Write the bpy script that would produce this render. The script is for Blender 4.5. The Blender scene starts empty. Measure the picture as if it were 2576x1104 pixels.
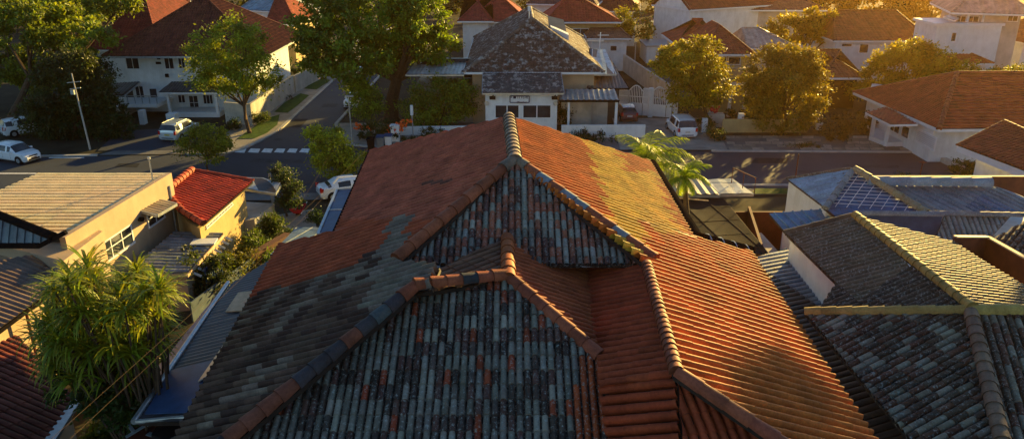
import bpy, math, random
import numpy as np
from mathutils import Vector, Matrix
random.seed(7)
C = bpy.context.scene.collection
# ---------------------------------------------------------------- camera model
CAMH = 19.0; PITCH = math.radians(21.0); FPX = 1960.0; CX = 1288.0; CY = 552.0
ST, CT = math.sin(PITCH), math.cos(PITCH)
def V(*a): return Vector(a)
def ray(px, py):
    x = (px-CX)/FPX; y = -(py-CY)/FPX
    return Vector((x, CT+y*ST, -ST+y*CT))
def at(px, py, z=0.0):
    r = ray(px, py); t = (z-CAMH)/r.z
    return Vector((r.x*t, r.y*t, z))
def atY(px, py, Y):
    r = ray(px, py); t = Y/r.y
    return Vector((r.x*t, Y, CAMH+r.z*t))
def proj(p):
    d = p.y*CT-(p.z-CAMH)*ST
    u = p.y*ST+(p.z-CAMH)*CT
    return (CX+FPX*p.x/d, CY-FPX*u/d)
def depth(p): return p.y*CT-(p.z-CAMH)*ST
class PL:
    def __init__(s, a, b, c):
        s.o = a; s.n = (b-a).cross(c-a).normalized()
        if s.n.z < 0: s.n = -s.n
    def hit(s, px, py):
        r = ray(px, py); o = Vector((0,0,CAMH))
        return o+r*((s.o-o).dot(s.n)/r.dot(s.n))
def plz(*t): return PL(*[at(*q) for q in t])
# ---------------------------------------------------------------- materials
def newmat(name):
    m = bpy.data.materials.new(name); m.use_nodes = True
    nt = m.node_tree; b = nt.nodes['Principled BSDF']
    return m, nt, b
def N(nt, t, **k):
    n = nt.nodes.new(t)
    for a, v in k.items(): setattr(n, a, v)
    return n
def noise(nt, scale, detail=3, rough=.6, coord=None):
    n = N(nt, 'ShaderNodeTexNoise'); n.inputs['Scale'].default_value = scale
    n.inputs['Detail'].default_value = detail; n.inputs['Roughness'].default_value = rough
    if coord is None:
        g = N(nt, 'ShaderNodeNewGeometry'); nt.links.new(g.outputs['Position'], n.inputs['Vector'])
    else: nt.links.new(coord, n.inputs['Vector'])
    return n
def ramp(nt, src, stops):
    r = N(nt, 'ShaderNodeValToRGB'); e = r.color_ramp.elements
    while len(e) < len(stops): e.new(.5)
    for k, (p, c) in enumerate(stops):
        e[k].position = p; e[k].color = (*c, 1) if len(c) == 3 else c
    nt.links.new(src, r.inputs['Fac']); return r
def mixc(nt, fac, a, b, mode='MIX'):
    m = N(nt, 'ShaderNodeMix', data_type='RGBA', blend_type=mode)
    for s, v in ((m.inputs[0], fac), (m.inputs[6], a), (m.inputs[7], b)):
        if isinstance(v, (int, float)): s.default_value = v
        elif isinstance(v, tuple): s.default_value = (*v, 1)
        else: nt.links.new(v, s)
    return m.outputs[2]
def bump(nt, b, h, strength=.3, dist=.02):
    bp = N(nt, 'ShaderNodeBump'); bp.inputs['Strength'].default_value = strength
    bp.inputs['Distance'].default_value = dist
    nt.links.new(h, bp.inputs['Height']); nt.links.new(bp.outputs[0], b.inputs['Normal'])
def attr(nt):
    a = N(nt, 'ShaderNodeAttribute', attribute_name='tint'); return a.outputs['Color']
def tile_mat(name, rough=.6, spec=.4, lichen=.0, lichcol=(.5,.52,.5), mottle=.55, metal=0, lsc=5, mul=None):
    m, nt, b = newmat(name)
    n1 = noise(nt, 1.3, 4); n2 = noise(nt, 14, 4, .7)
    r1 = ramp(nt, n1.outputs[0], [(.3, (mottle,)*3), (.7, (1.15,)*3)])
    r2 = ramp(nt, n2.outputs[0], [(.3, (.72,)*3), (.65, (1.12,)*3)])
    c0 = mixc(nt, 1.0, attr(nt), mul, 'MULTIPLY') if mul else attr(nt)
    c = mixc(nt, 1.0, c0, r1.outputs[0], 'MULTIPLY')
    c = mixc(nt, 1.0, c, r2.outputs[0], 'MULTIPLY')
    if lichen:
        n3 = noise(nt, lsc, 6, .75)
        r3 = ramp(nt, n3.outputs[0], [(.60-lichen*.12, (0,)*3), (.66, (1,)*3)])
        c = mixc(nt, r3.outputs[0], c, lichcol)
    nt.links.new(c, b.inputs['Base Color'])
    b.inputs['Roughness'].default_value = rough; b.inputs['Specular IOR Level'].default_value = spec
    b.inputs['Metallic'].default_value = metal
    bump(nt, b, n2.outputs[0], .35, .02)
    return m
def plain(name, col, rough=.6, spec=.4, var=.25, sc=3, metal=0, bmp=.15, streak=False, coat=0):
    m, nt, b = newmat(name)
    n1 = noise(nt, sc, 5, .65)
    lo = tuple(x*(1-var) for x in col); hi = tuple(min(1, x*(1+var*.5)) for x in col)
    r = ramp(nt, n1.outputs[0], [(.3, lo), (.68, hi)])
    c = r.outputs[0]
    if streak:
        g = N(nt, 'ShaderNodeNewGeometry'); mp = N(nt, 'ShaderNodeMapping')
        mp.inputs['Scale'].default_value = (1.3, 1.3, .35)
        nt.links.new(g.outputs['Position'], mp.inputs[0])
        n2 = noise(nt, 1.0, 5, .7, mp.outputs[0])
        r2 = ramp(nt, n2.outputs[0], [(.30, (.78,.76,.72)), (.60, (1,1,1))])
        c = mixc(nt, .6, c, r2.outputs[0], 'MULTIPLY')
    nt.links.new(c, b.inputs['Base Color'])
    b.inputs['Roughness'].default_value = rough; b.inputs['Specular IOR Level'].default_value = spec
    b.inputs['Metallic'].default_value = metal; b.inputs['Coat Weight'].default_value = coat
    if bmp:
        n3 = noise(nt, sc*9, 4, .7); bump(nt, b, n3.outputs[0], bmp, .02)
    return m
def leaf_mat(name, trans=.35, rough=.5):
    m, nt, b = newmat(name)
    out = nt.nodes['Material Output']
    b.inputs['Roughness'].default_value = rough; b.inputs['Specular IOR Level'].default_value = .35
    a = attr(nt); nt.links.new(a, b.inputs['Base Color'])
    t = N(nt, 'ShaderNodeBsdfTranslucent')
    tc = mixc(nt, 1.0, a, (1.7, 1.5, .45), 'MULTIPLY'); nt.links.new(tc, t.inputs[0])
    mx = N(nt, 'ShaderNodeMixShader'); mx.inputs[0].default_value = trans
    nt.links.new(b.outputs[0], mx.inputs[1]); nt.links.new(t.outputs[0], mx.inputs[2])
    nt.links.new(mx.outputs[0], out.inputs[0]); return m
def glass_mat(name, col=(.015,.02,.025), rough=.08):
    m, nt, b = newmat(name)
    n1 = noise(nt, 1.1, 2)
    r = ramp(nt, n1.outputs[0], [(.35, col), (.7, tuple(c*2.2 for c in col))])
    nt.links.new(r.outputs[0], b.inputs['Base Color'])
    b.inputs['Roughness'].default_value = rough; b.inputs['Specular IOR Level'].default_value = .6
    return m
M = {}
M['clay'] = tile_mat('clay tile', .62, .14)
M['oldclay'] = tile_mat('weathered clay tile', .62, .14, .5, (.36,.40,.37), mottle=.6, lsc=11)
M['farclay'] = tile_mat('far clay tile', .65, .15, mul=(1.3,.85,.7))
M['lichen'] = tile_mat('lichened tile', .75, .2, .75, (.46,.46,.43), lsc=1.6)
M['sheet'] = tile_mat('painted metal sheet', .45, .5, .12, (.10,.07,.05), lsc=2.5)
M['plaster'] = plain('white plaster', (.76,.80,.81), .8, .2, .12, 1.2, streak=True)
M['white'] = plain('white paint', (.74,.77,.79), .55, .4, .08, 2)
M['cream'] = plain('tan plaster', (.50,.37,.24), .8, .2, .13, 1.0, streak=True)
M['yellow'] = plain('yellow plaster', (.52,.38,.17), .8, .2, .15, 1, streak=True)
M['pale'] = plain('pale concrete wall', (.50,.47,.41), .85, .2, .25, .9, streak=True)
M['rust'] = plain('rust brown wall', (.13,.035,.02), .7, .3, .4, 1.5, streak=True)
M['dark'] = plain('dark recess', (.018,.016,.016), .9, .1, .3)
M['gutter'] = plain('dark gutter metal', (.014,.012,.012), .6, 0, .3, 3, metal=.0, bmp=0)
M['silver'] = plain('galvanised metal', (.42,.47,.50), .38, .5, .25, 4, metal=.6)
M['felt'] = tile_mat('roofing felt', .95, .03)
M['creamsheet'] = tile_mat('cream metal sheet', .6, .3, mottle=.85)
M['wood'] = plain('old timber', (.16,.075,.035), .7, .3, .35, 4)
M['board'] = plain('pale timber', (.60,.42,.26), .7, .3, .3, 4)
M['glass'] = glass_mat('dark glass')
M['bark'] = plain('bark', (.10,.065,.042), .9, .2, .4, 6, bmp=.6)
M['leaf'] = leaf_mat('foliage', .38)
M['blade'] = leaf_mat('blade foliage', .4)
M['car'] = plain('white car paint', (.78,.82,.86), .22, .5, .02, 1, bmp=0, coat=.8)
M['silvercar'] = plain('silver car paint', (.50,.60,.66), .25, .5, .03, 1, metal=.35, bmp=0, coat=.8)
M['redcar'] = plain('maroon car paint', (.12,.035,.04), .25, .5, .05, 1, metal=.2, bmp=0, coat=.8)
M['tyre'] = plain('tyre rubber', (.012,.012,.013), .8, .2, .2, 8, bmp=0)
M['lamp_red'] = plain('red lens', (.45,.01,.01), .2, .6, .1, 8, bmp=0)
M['lamp_clear'] = plain('clear lens', (.6,.64,.68), .12, .6, .1, 9, bmp=0)
M['plate_y'] = plain('yellow plate', (.62,.50,.05), .5, .3, .05, 9, bmp=0)
M['plate_w'] = plain('white plate', (.7,.7,.68), .5, .3, .05, 9, bmp=0)
M['ink'] = plain('dark lettering', (.02,.02,.05), .6, .3, .05, 9, bmp=0)
M['bluefence'] = plain('blue grey fence', (.10,.14,.17), .6, .3, .3, 2)
M['blue'] = plain('blue tarpaulin', (.025,.07,.17), .45, .4, .3, 2)
M['flower'] = plain('orange petals', (.85,.16,.03), .6, .3, .2, 6, bmp=0)
M['redthing'] = plain('red cloth', (.55,.03,.05), .7, .3, .3, 6)
# ---------------------------------------------------------------- mesh builder
W0 = {}
class MB:
    def __init__(s): s.v = []; s.f = []; s.t = []; s.m = []; s.col = (.5,.5,.5); s.mi = 0
    def add(s, vs, fs, col=None, mi=None):
        o = len(s.v); s.v.extend([tuple(v) for v in vs])
        c = col or s.col; k = s.mi if mi is None else mi
        for f in fs: s.f.append(tuple(i+o for i in f)); s.t.append(c); s.m.append(k)
        return s
    def quad(s, a, b, c, d, col=None, mi=None): return s.add([a,b,c,d], [(0,1,2,3)], col, mi)
    def prism(s, pts, off, col=None, mi=None):
        n = len(pts); vs = [Vector(p) for p in pts]+[Vector(p)+off for p in pts]
        fs = [tuple(range(n)), tuple(range(2*n-1, n-1, -1))]+[(i, i+n, (i+1) % n+n, (i+1) % n) for i in range(n)]
        return s.add(vs, fs, col, mi)
    def foot(s, xy, z0, z1, col=None, mi=None):
        return s.prism([(p[0], p[1], z0) for p in xy], Vector((0,0,z1-z0)), col, mi)
    def box(s, c, sz, rz=0, col=None, mi=None):
        x, y, z = sz[0]/2, sz[1]/2, sz[2]/2; ca, sa = math.cos(rz), math.sin(rz)
        vs = []
        for dz in (-z, z):
            for dx, dy in ((-x,-y),(x,-y),(x,y),(-x,y)):
                vs.append((c[0]+dx*ca-dy*sa, c[1]+dx*sa+dy*ca, c[2]+dz))
        return s.add(vs, [(3,2,1,0),(4,5,6,7),(0,1,5,4),(1,2,6,5),(2,3,7,6),(3,0,4,7)], col, mi)
    def beam(s, a, b, w, h, col=None, mi=None, up=Vector((0,0,1))):
        a = Vector(a); b = Vector(b); d = (b-a).normalized()
        sd = d.cross(up)
        if sd.length < 1e-4: sd = d.cross(Vector((0,1,0)))
        sd.normalize(); u = sd.cross(d); vs = []
        for p in (a, b):
            for i, j in ((-1,-1),(1,-1),(1,1),(-1,1)): vs.append(p+sd*(w/2*i)+u*(h/2*j))
        return s.add(vs, [(3,2,1,0),(4,5,6,7),(0,1,5,4),(1,2,6,5),(2,3,7,6),(3,0,4,7)], col, mi)
    def tube(s, pts, r, n=8, col=None, mi=None):
        pts = [Vector(p) for p in pts]; rs = r if isinstance(r, (list, tuple)) else [r]*len(pts)
        vs = []; fs = []
        for i, p in enumerate(pts):
            d = (pts[min(i+1, len(pts)-1)]-pts[max(i-1, 0)]).normalized()
            a = d.cross(Vector((0,0,1)))
            if a.length < 1e-3: a = Vector((1,0,0))
            a.normalize(); b = d.cross(a)
            for k in range(n):
                t = 2*math.pi*k/n; vs.append(p+(a*math.cos(t)+b*math.sin(t))*rs[i])
        for i in range(len(pts)-1):
            for k in range(n):
                fs.append((i*n+k, i*n+(k+1) % n, (i+1)*n+(k+1) % n, (i+1)*n+k))
        fs.append(tuple(range(n-1, -1, -1))); fs.append(tuple(range((len(pts)-1)*n, len(pts)*n)))
        return s.add(vs, fs, col, mi)
    def build(s, name, mat, parent=None, loc=None, smooth=False, local=False, sharp=40):
        o3 = Vector((0,0,0)) if local else (W0[parent.as_pointer()] if parent is not None else Vector(loc or (0,0,0)))
        me = bpy.data.meshes.new(name)
        vs = [(v[0]-o3.x, v[1]-o3.y, v[2]-o3.z) for v in s.v] if not local else s.v
        me.from_pydata(vs, [], s.f)
        for m in (mat if isinstance(mat, (list, tuple)) else [mat]): me.materials.append(m)
        if max(s.m, default=0) > 0: me.polygons.foreach_set('material_index', s.m)
        if len(set(s.t)) > 1 or True:
            a = me.attributes.new('tint', 'FLOAT_COLOR', 'FACE')
            arr = np.ones((len(s.f), 4), dtype=np.float32); arr[:, :3] = np.array(s.t, dtype=np.float32).reshape(-1, 3)
            a.data.foreach_set('color', arr.ravel())
        me.polygons.foreach_set('use_smooth', [smooth]*len(s.f))
        me.update()
        if smooth: me.set_sharp_from_angle(angle=math.radians(sharp))
        ob = bpy.data.objects.new(name, me); C.objects.link(ob)
        if parent is not None: ob.parent = parent
        elif loc is not None: ob.location = loc
        W0[ob.as_pointer()] = o3.copy()
        return ob
class Multi:
    """every piece added becomes an object of its own when built"""
    def __init__(s): s.m = []; s.mi = 0
    def new(s): b = MB(); b.mi = s.mi; s.m.append(b); return b
    def beam(s, *a, **k): return s.new().beam(*a, **k)
    def tube(s, *a, **k): return s.new().tube(*a, **k)
    def box(s, *a, **k): return s.new().box(*a, **k)
    def prism(s, *a, **k): return s.new().prism(*a, **k)
    def foot(s, *a, **k): return s.new().foot(*a, **k)
    def add(s, *a, **k): return s.new().add(*a, **k)
    def build(s, *a, **k):
        r = None
        for b in s.m: r = b.build(*a, **k)
        return r
def thing(name, label, cat, loc=(0,0,0), rz=0, group=None):
    o = bpy.data.objects.new(name, None); C.objects.link(o); o.empty_display_size = .3
    o.location = loc; o.rotation_euler = (0,0,rz); W0[o.as_pointer()] = Vector(loc)
    return tag(o, label, cat, group)
def tag(o, label=None, cat=None, group=None, kind=None):
    if label: o['label'] = label
    if cat: o['category'] = cat
    if group: o['group'] = group
    if kind: o['kind'] = kind
    return o
# ---------------------------------------------------------------- roofs
def pr_roll(t): return max(0.0, math.sin(math.pi*t))**.75
def pr_wave(t): return .5-.5*math.cos(2*math.pi*t)
def pr_flat(t): return 1.0 if .0 < t < .2 else 0.0
def pr_seam(t): return 1.0 if abs(t-.5) < .13 else 0.0
def _pf(f, n): return [(k/n, f(k/n)) for k in range(n+1)]
PROF = {'roll': [(0,-.4),(.10,-.4),(.14,.40),(.26,.80),(.39,.96),(.5,1),(.61,.96),(.74,.80),(.86,.40),(.90,-.4),(1,-.4)], 'groove': [(0,-.2),(.2,-.2),(.24,.35),(.34,.78),(.45,.96),(.55,1),(.68,.92),(.80,.62),(.86,.3),(.88,-.2),(1,-.2)], 'rib': [(0,0),(.34,0),(.38,1),(.92,1),(.96,0),(1,0)], 'barrel': [(0,-.3),(.14,-.3),(.17,.35),(.25,.76),(.37,.95),(.5,1),(.63,.95),(.75,.76),(.83,.35),(.86,-.3),(1,-.3)], 'roll4': [(0,0),(.16,.35),(.5,1),(.84,.35),(1,0)],
 'wave': _pf(pr_wave, 6), 'wave4': _pf(pr_wave, 4), 'flat': [(0,0),(.02,1),(.06,1),(.08,0),(1,0)], 'seam': [(0,0),(.42,0),(.44,1),(.56,1),(.58,0),(1,0)]}
def inpoly(x, y, P):
    r = False; n = len(P); j = n-1
    for i in range(n):
        xi, yi = P[i]; xj, yj = P[j]
        if (yi > y) != (yj > y) and x < (xj-xi)*(y-yi)/(yj-yi)+xi: r = not r
        j = i
    return r
def clip(P, s0, s1, d0, d1):
    for ax, val, sg in ((0,s0,1),(0,s1,-1),(1,d0,1),(1,d1,-1)):
        out = []
        for i in range(len(P)):
            a = P[i-1]; b = P[i]; fa = (a[ax]-val)*sg; fb = (b[ax]-val)*sg
            if (fa >= 0) != (fb >= 0):
                t = fa/(fa-fb); out.append((a[0]+(b[0]-a[0])*t, a[1]+(b[1]-a[1])*t))
            if fb >= 0: out.append(b)
        P = out
        if len(P) < 3: return []
    return P
def segrect(a, b, x0, x1, y0, y1):
    t0, t1 = 0.0, 1.0; dx, dy = b[0]-a[0], b[1]-a[1]
    for p, q in ((-dx, a[0]-x0), (dx, x1-a[0]), (-dy, a[1]-y0), (dy, y1-a[1])):
        if p == 0:
            if q < 0: return False
        else:
            r = q/p
            if p < 0: t0 = max(t0, r)
            else: t1 = min(t1, r)
            if t0 > t1: return False
    return True
def patch(mb, pts, down, w=.24, c=.45, A=.05, L=.03, prof='roll', colf=None, thick=.12, jit=.005):
    """tiled / corrugated surface over a planar polygon pts; down = vector along the rolls"""
    pts = [Vector(p) for p in pts]; nrm = Vector((0,0,0))
    for i in range(len(pts)):
        a, b = pts[i-1], pts[i]
        nrm += Vector(((a.y-b.y)*(a.z+b.z), (a.z-b.z)*(a.x+b.x), (a.x-b.x)*(a.y+b.y)))
    nrm.normalize()
    if nrm.z < 0: nrm = -nrm
    o = pts[0]; d = (down-nrm*down.dot(nrm)).normalized(); s = nrm.cross(d).normalized()
    P = [((p-o).dot(s), (p-o).dot(d)) for p in pts]
    pf = PROF[prof]; ns = len(pf)-1; tt = [q[0] for q in pf]; rnd = random.Random(int(abs(o.x*100)+abs(o.y*10))+len(pts))
    smin = min(p[0] for p in P); smax = max(p[0] for p in P); dmin = min(p[1] for p in P); dmax = max(p[1] for p in P)
    hs = [q[1]*A for q in pf]; E = [(P[i-1], P[i]) for i in range(len(P))]
    i0 = math.floor(smin/w); i1 = math.ceil(smax/w); j0 = math.floor(dmin/c); j1 = math.ceil(dmax/c)
    for i in range(i0, i1):
        for j in range(j0, j1):
            s0, s1, d0, d1 = i*w, (i+1)*w, j*c, (j+1)*c
            cross = any(segrect(a, b, s0, s1, d0, d1) for a, b in E)
            if not cross and not inpoly((s0+s1)/2, (d0+d1)/2, P): continue
            cen = o+s*((s0+s1)/2)+d*((d0+d1)/2)
            px, py = proj(cen) if cen.y > 2 else (0, 0)
            col = colf(i, j, px, py, rnd) if colf else (.4,.12,.06)
            jz = rnd.uniform(-jit, jit)+.02*math.sin(i*.23+j*.31)*math.sin(j*.17+1)
            if not cross:
                vs = []
                for k in range(ns+1):
                    b0 = o+s*(s0+w*tt[k])
                    vs.append(b0+d*d0+nrm*(hs[k]+jz)); vs.append(b0+d*d1+nrm*(hs[k]+L+jz))
                fs = [(2*k, 2*k+1, 2*k+3, 2*k+2) for k in range(ns)]
                mb.add(vs, fs, col)
                if L > .004:
                    vs2 = []
                    for k in range(ns+1):
                        b0 = o+s*(s0+w*tt[k])+d*d1
                        vs2.append(b0+nrm*(hs[k]+L+jz)); vs2.append(b0+nrm*(hs[k]-.012))
                    mb.add(vs2, fs, col)
            else:
                for k in range(ns):
                    a0, a1 = s0+w*tt[k], s0+w*tt[k+1]
                    Q = clip(P, a0, a1, d0, d1)
                    if len(Q) < 3: continue
                    vs = []
                    for q in Q:
                        t = (q[0]-a0)/(a1-a0); h = hs[k]*(1-t)+hs[k+1]*t+L*(q[1]-d0)/c+jz
                        vs.append(o+s*q[0]+d*q[1]+nrm*h)
                    mb.add(vs, [tuple(range(len(vs)))], col)
    if thick:
        lo = [p-nrm*.015 for p in pts]
        mb.prism(lo, -nrm*thick, (.035,.026,.022))  # dark underlay shows in the sunk troughs, standing in for groove shade
def caps(mb, a, b, r=.16, seg=.42, colf=None, arc=105, col=None):
    if isinstance(mb, Multi): mb = mb.new()
    a = Vector(a); b = Vector(b); d = b-a; Ln = d.length; d.normalize()
    n = max(1, round(Ln/seg)); sd = d.cross(Vector((0,0,1))).normalized(); u = sd.cross(d)
    rnd = random.Random(int(abs(a.x*77+a.y*13)))
    for i in range(n):
        p0 = a+d*(Ln*i/n); p1 = a+d*(Ln*(i+1)/n+.03)
        c = colf(i, *proj((p0+p1)/2), rnd) if colf else (col or (.4,.12,.06))
        r0 = r*rnd.uniform(.93,.99); r1 = r*rnd.uniform(1.10,1.2); vs = []; K = 8
        for p, rr in ((p0, r0), (p1, r1)):
            for k in range(K+1):
                t = math.radians(-arc+2*arc*k/K); vs.append(p+sd*(math.sin(t)*rr)+u*(math.cos(t)*rr))
        fs = [(k, k+1, K+2+k, K+1+k) for k in range(K)]
        mb.add(vs, fs, c)
        mb.add([vs[k] for k in range(K+1)], [tuple(range(K, -1, -1))], c)
        mb.add([vs[K+1+k] for k in range(K+1)], [tuple(range(K+1))], tuple(x*.6 for x in c))
def jitc(base, v=.15):
    def f(*a):
        r = a[-1]; k = 1+r.uniform(-v, v); return tuple(x*k*(1+r.uniform(-.04,.04)) for x in base)
    return f
def window(parent, a, b, nx=2, ny=1, name='window', frame='white', pane='glass', fw=.07, out=None, proud=.05):
    """a, b: opposite corners on a vertical wall"""
    a = Vector(a); b = Vector(b); z0, z1 = min(a.z,b.z), max(a.z,b.z)
    h = Vector((b.x-a.x, b.y-a.y, 0)); Lh = h.length; h.normalize()
    n = h.cross(Vector((0,0,1)))
    if n.dot(Vector((a.x, a.y, 0))) > 0: n = -n
    if out is not None and n.dot(out) < 0: n = -n
    o = Vector((a.x, a.y, 0))
    def pt(u, z, q): return o+h*u+n*q+Vector((0,0,z))
    m = MB()
    def bar(u0, u1, q0, q1, pr=proud):
        m.prism([pt(u0,q0,-.01), pt(u1,q0,-.01), pt(u1,q1,-.01), pt(u0,q1,-.01)], n*(pr+.01))
    bar(0, fw, z0, z1); bar(Lh-fw, Lh, z0, z1); bar(fw, Lh-fw, z1-fw, z1, proud-.004); bar(-.04, Lh+.04, z0-fw, z0, proud+.03)
    for i in range(1, nx): bar(Lh*i/nx-fw*.35, Lh*i/nx+fw*.35, z0, z1-fw, proud-.012)
    for j in range(1, ny):
        z = z0+(z1-z0)*j/ny; bar(fw, Lh-fw, z-fw*.3, z+fw*.3, proud-.018)
    f = m.build(name, M[frame], parent)
    g = MB(); g.prism([pt(fw*.5,z0,-.012), pt(Lh-fw*.5,z0,-.012), pt(Lh-fw*.5,z1-fw*.5,-.012), pt(fw*.5,z1-fw*.5,-.012)], n*.027)
    g.build('pane', M[pane], f)
    return f
class Wall:
    """vertical wall plane through two world points"""
    def __init__(s, a, b):
        s.a = Vector((a[0],a[1],0)); s.b = Vector((b[0],b[1],0)); s.pl = PL(s.a, s.b, s.a+Vector((0,0,1)))
        h = (s.b-s.a).normalized(); s.h = h; n = h.cross(Vector((0,0,1)))
        if n.dot(s.a) > 0: n = -n
        s.n = n
    def hit(s, px, py, q=0):
        p = s.pl.hit(px, py); return p+s.n*q
    def win(s, parent, x0, y0, x1, y1, **k):
        return window(parent, s.pl.hit(x0, y0), s.pl.hit(x1, y1), out=s.n, **k)
# ================================================================ NEAR: the big terracotta house
def sc3(c,k): return tuple(x*k for x in c)
GREY = (.235,.225,.185); DK = (.05,.04,.034); RED = (.34,.07,.03); BRN = (.13,.055,.04)
def c_front(i, j, px, py, r):
    q = r.random(); cl = random.Random(i*31+j//3*7+5).random()
    if py > 915 and 1450 < px < 1520: return jitc((.42,.09,.03), .12)(r)
    k = .62 if cl < .5 else .46
    if q < k: b = sc3(GREY,r.uniform(.7,1.15)*(.8+.5*cl))
    elif q < k+.24: b = sc3(DK,r.uniform(.8,2.2))
    elif q < k+.32 or r.random() < .45: b = (.11,.06,.05)
    else: b = RED
    return jitc(b, .25)(r)
def c_upper(i, j, px, py, r):
    q = r.random()
    b = sc3(GREY,r.uniform(.75,1.5)) if q < .55 else ((.12,.06,.05) if q < .72 else (.36,.12,.07))
    return jitc(b, .2)(r)
def c_left(i, j, px, py, r):
    # strip of greenish replacement tiles, then red above a slanting line, greys and near-blacks below
    if 545 < py < 790:
        e = 1022-(py-545)*.33
        if abs(px-e) < 27: return jitc((.21,.175,.14), .15)(r)
    if py > 664 and px > 955+(py-760)*-.25 and px < 1110: return jitc((.19,.16,.13), .2)(r)
    line = 745-(px-660)*.325+r.uniform(-10,10)
    if py < line or py < 560:
        b = (.44,.115,.065) if py < 560 else (.40,.085,.035)
        if 1075 < px < 1135 and 458 < py < 472: b = (.17,.07,.05)
        cl = random.Random(i//9*17+j*5).random()
        return jitc(tuple(x*(1+.18*(cl-.5)) for x in b), .05)(r)
    cl = random.Random(i//5*13+j*29).random()
    if r.random() < .28: cl = r.random()
    b = (.065,.038,.03) if cl < .38 else ((.125,.078,.056) if cl < .8 else (.21,.165,.125))
    return jitc(b, .10)(r)
def c_right(i, j, px, py, r):  # low sun's gold put into tile colours, strongest in the yellow bands
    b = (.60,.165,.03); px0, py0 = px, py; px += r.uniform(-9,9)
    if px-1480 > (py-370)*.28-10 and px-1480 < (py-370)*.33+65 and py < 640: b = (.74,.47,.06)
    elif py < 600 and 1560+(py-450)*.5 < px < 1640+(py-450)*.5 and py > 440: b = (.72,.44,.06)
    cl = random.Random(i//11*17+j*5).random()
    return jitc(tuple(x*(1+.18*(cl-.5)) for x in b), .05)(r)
def c_ridge(i, px, py, r):
    q = r.random()
    if 1180 < px < 1255 and 700 < py < 730: return (.05,.06,.07)
    b = (.34,.10,.05)
    if py > 740 and px < 1040: b = (.06,.055,.06) if q < .5 else ((.21,.075,.045) if q < .8 else (.10,.13,.14))
    elif px > 1340 and 430 < py < 640 and q < .3: b = (.24,.28,.31)
    elif py < 420: b = (.26,.2,.15)
    return jitc(b, .15)(r)
mh = thing('tiled_house', 'nearest house with terracotta and weathered grey barrel tile roof filling the middle foreground', 'house', (0, 25, 0))
rf = MB()
Rf = at(1280,300,10.5); Rn = at(1295,415,10.5)
ax = (Rf-Rn).normalized(); sx = Vector((ax.y, -ax.x, 0))
def plane_side(sg, z0=10.5, sl=.46): return PL(Rn, Rf, Rn+sx*sg-Vector((0,0,sl)))
PLl, PLr = plane_side(-1), plane_side(1)
L = lambda *q: [PLl.hit(*p) for p in q]
R = lambda *q: [PLr.hit(*p) for p in q]
def dirn(pl, a, b): return pl.hit(*b)-pl.hit(*a)
left = L((1280,302),(1295,415),(1000,667),(1105,672),(1085,727),(1045,737),(480,1205),(395,1205),(705,622),(848,590),(935,384))
patch(rf, left, dirn(PLl,(950,660),(700,737)), .34, .58, .22, .015, 'groove', c_left)
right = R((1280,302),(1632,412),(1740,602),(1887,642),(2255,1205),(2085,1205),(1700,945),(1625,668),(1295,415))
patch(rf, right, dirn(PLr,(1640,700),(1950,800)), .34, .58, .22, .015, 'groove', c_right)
up = [at(1295,415,10.5), at(1640,667,8.45), at(1000,667,8.45)]
PU = PL(*up)
rf.mi = 1
patch(rf, up, Vector((0,-1,-.46)), .225, .42, .095, .03, 'roll', c_upper)
PG = PL(at(1278,703,8.94), at(1505,900,7.79), at(1045,737,8.76))
PG = PL(at(1278,703,8.94), at(1505,900,7.79), at(1278,703,8.94)+Vector((-1,0,0)))
G = [PG.hit(*p) for p in ((1278,705),(1505,900),(1513,985),(1545,1205),(478,1205),(1045,737))]
rf.mi = 1
patch(rf, G, Vector((0,-1,-.46)), .215, .46, .10, .035, 'roll', c_front)
rf.mi = 0
sg = [at(1276,600,8.94), at(1278,703,8.94), at(1505,900,7.79), at(1476,684,8.02)]
PS = PL(sg[0], sg[1], sg[2])
sgr = [PS.hit(*p) for p in ((1276,600),(1278,703),(1505,900),(1476,684))]
patch(rf, sgr, dirn(PS,(1290,640),(1440,692)), .28, .6, .10, .02, 'roll', jitc((.42,.10,.035), .12))
sl_ = PL(at(1276,600,8.94), at(1278,703,8.94), at(1045,737,8.95))
sgl = [sl_.hit(*p) for p in ((1276,600),(1278,703),(1045,739),(1085,727),(1107,676))]
patch(rf, sgl, dirn(sl_,(1230,640),(1100,690)), .28, .6, .06, .02, 'roll', jitc((.19,.095,.055), .2))
PC = PL(at(1625,668,8.45), at(1700,945,8.67), at(1505,900,7.79))
cc = [PC.hit(*p) for p in ((1625,668),(1700,948),(1512,985),(1505,900),(1472,684))]
patch(rf, cc, dirn(PC,(1650,775),(1520,800)), .30, .62, .16, .02, 'roll', jitc((.36,.065,.025), .12))
PC2 = PL(at(1700,948,8.60), at(1720,1205,7.45), at(1512,985,7.75))
c2 = [PC2.hit(*p) for p in ((1702,950),(1722,1205),(1545,1205),(1512,982))]
patch(rf, c2, dirn(PC2,(1690,1030),(1530,1045)), .29, .6, .16, .03, 'roll', jitc((.36,.065,.025), .14))
PF = PL(at(1702,948,8.66), at(2085,1205,7.15), at(1722,1205,7.45))
ff = [PF.hit(*p) for p in ((1702,948),(2085,1205),(1722,1205))]
patch(rf, ff, dirn(PF,(1800,1010),(1835,1100)), .24, .5, .10, .03, 'roll', jitc((.40,.075,.03), .14))
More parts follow.
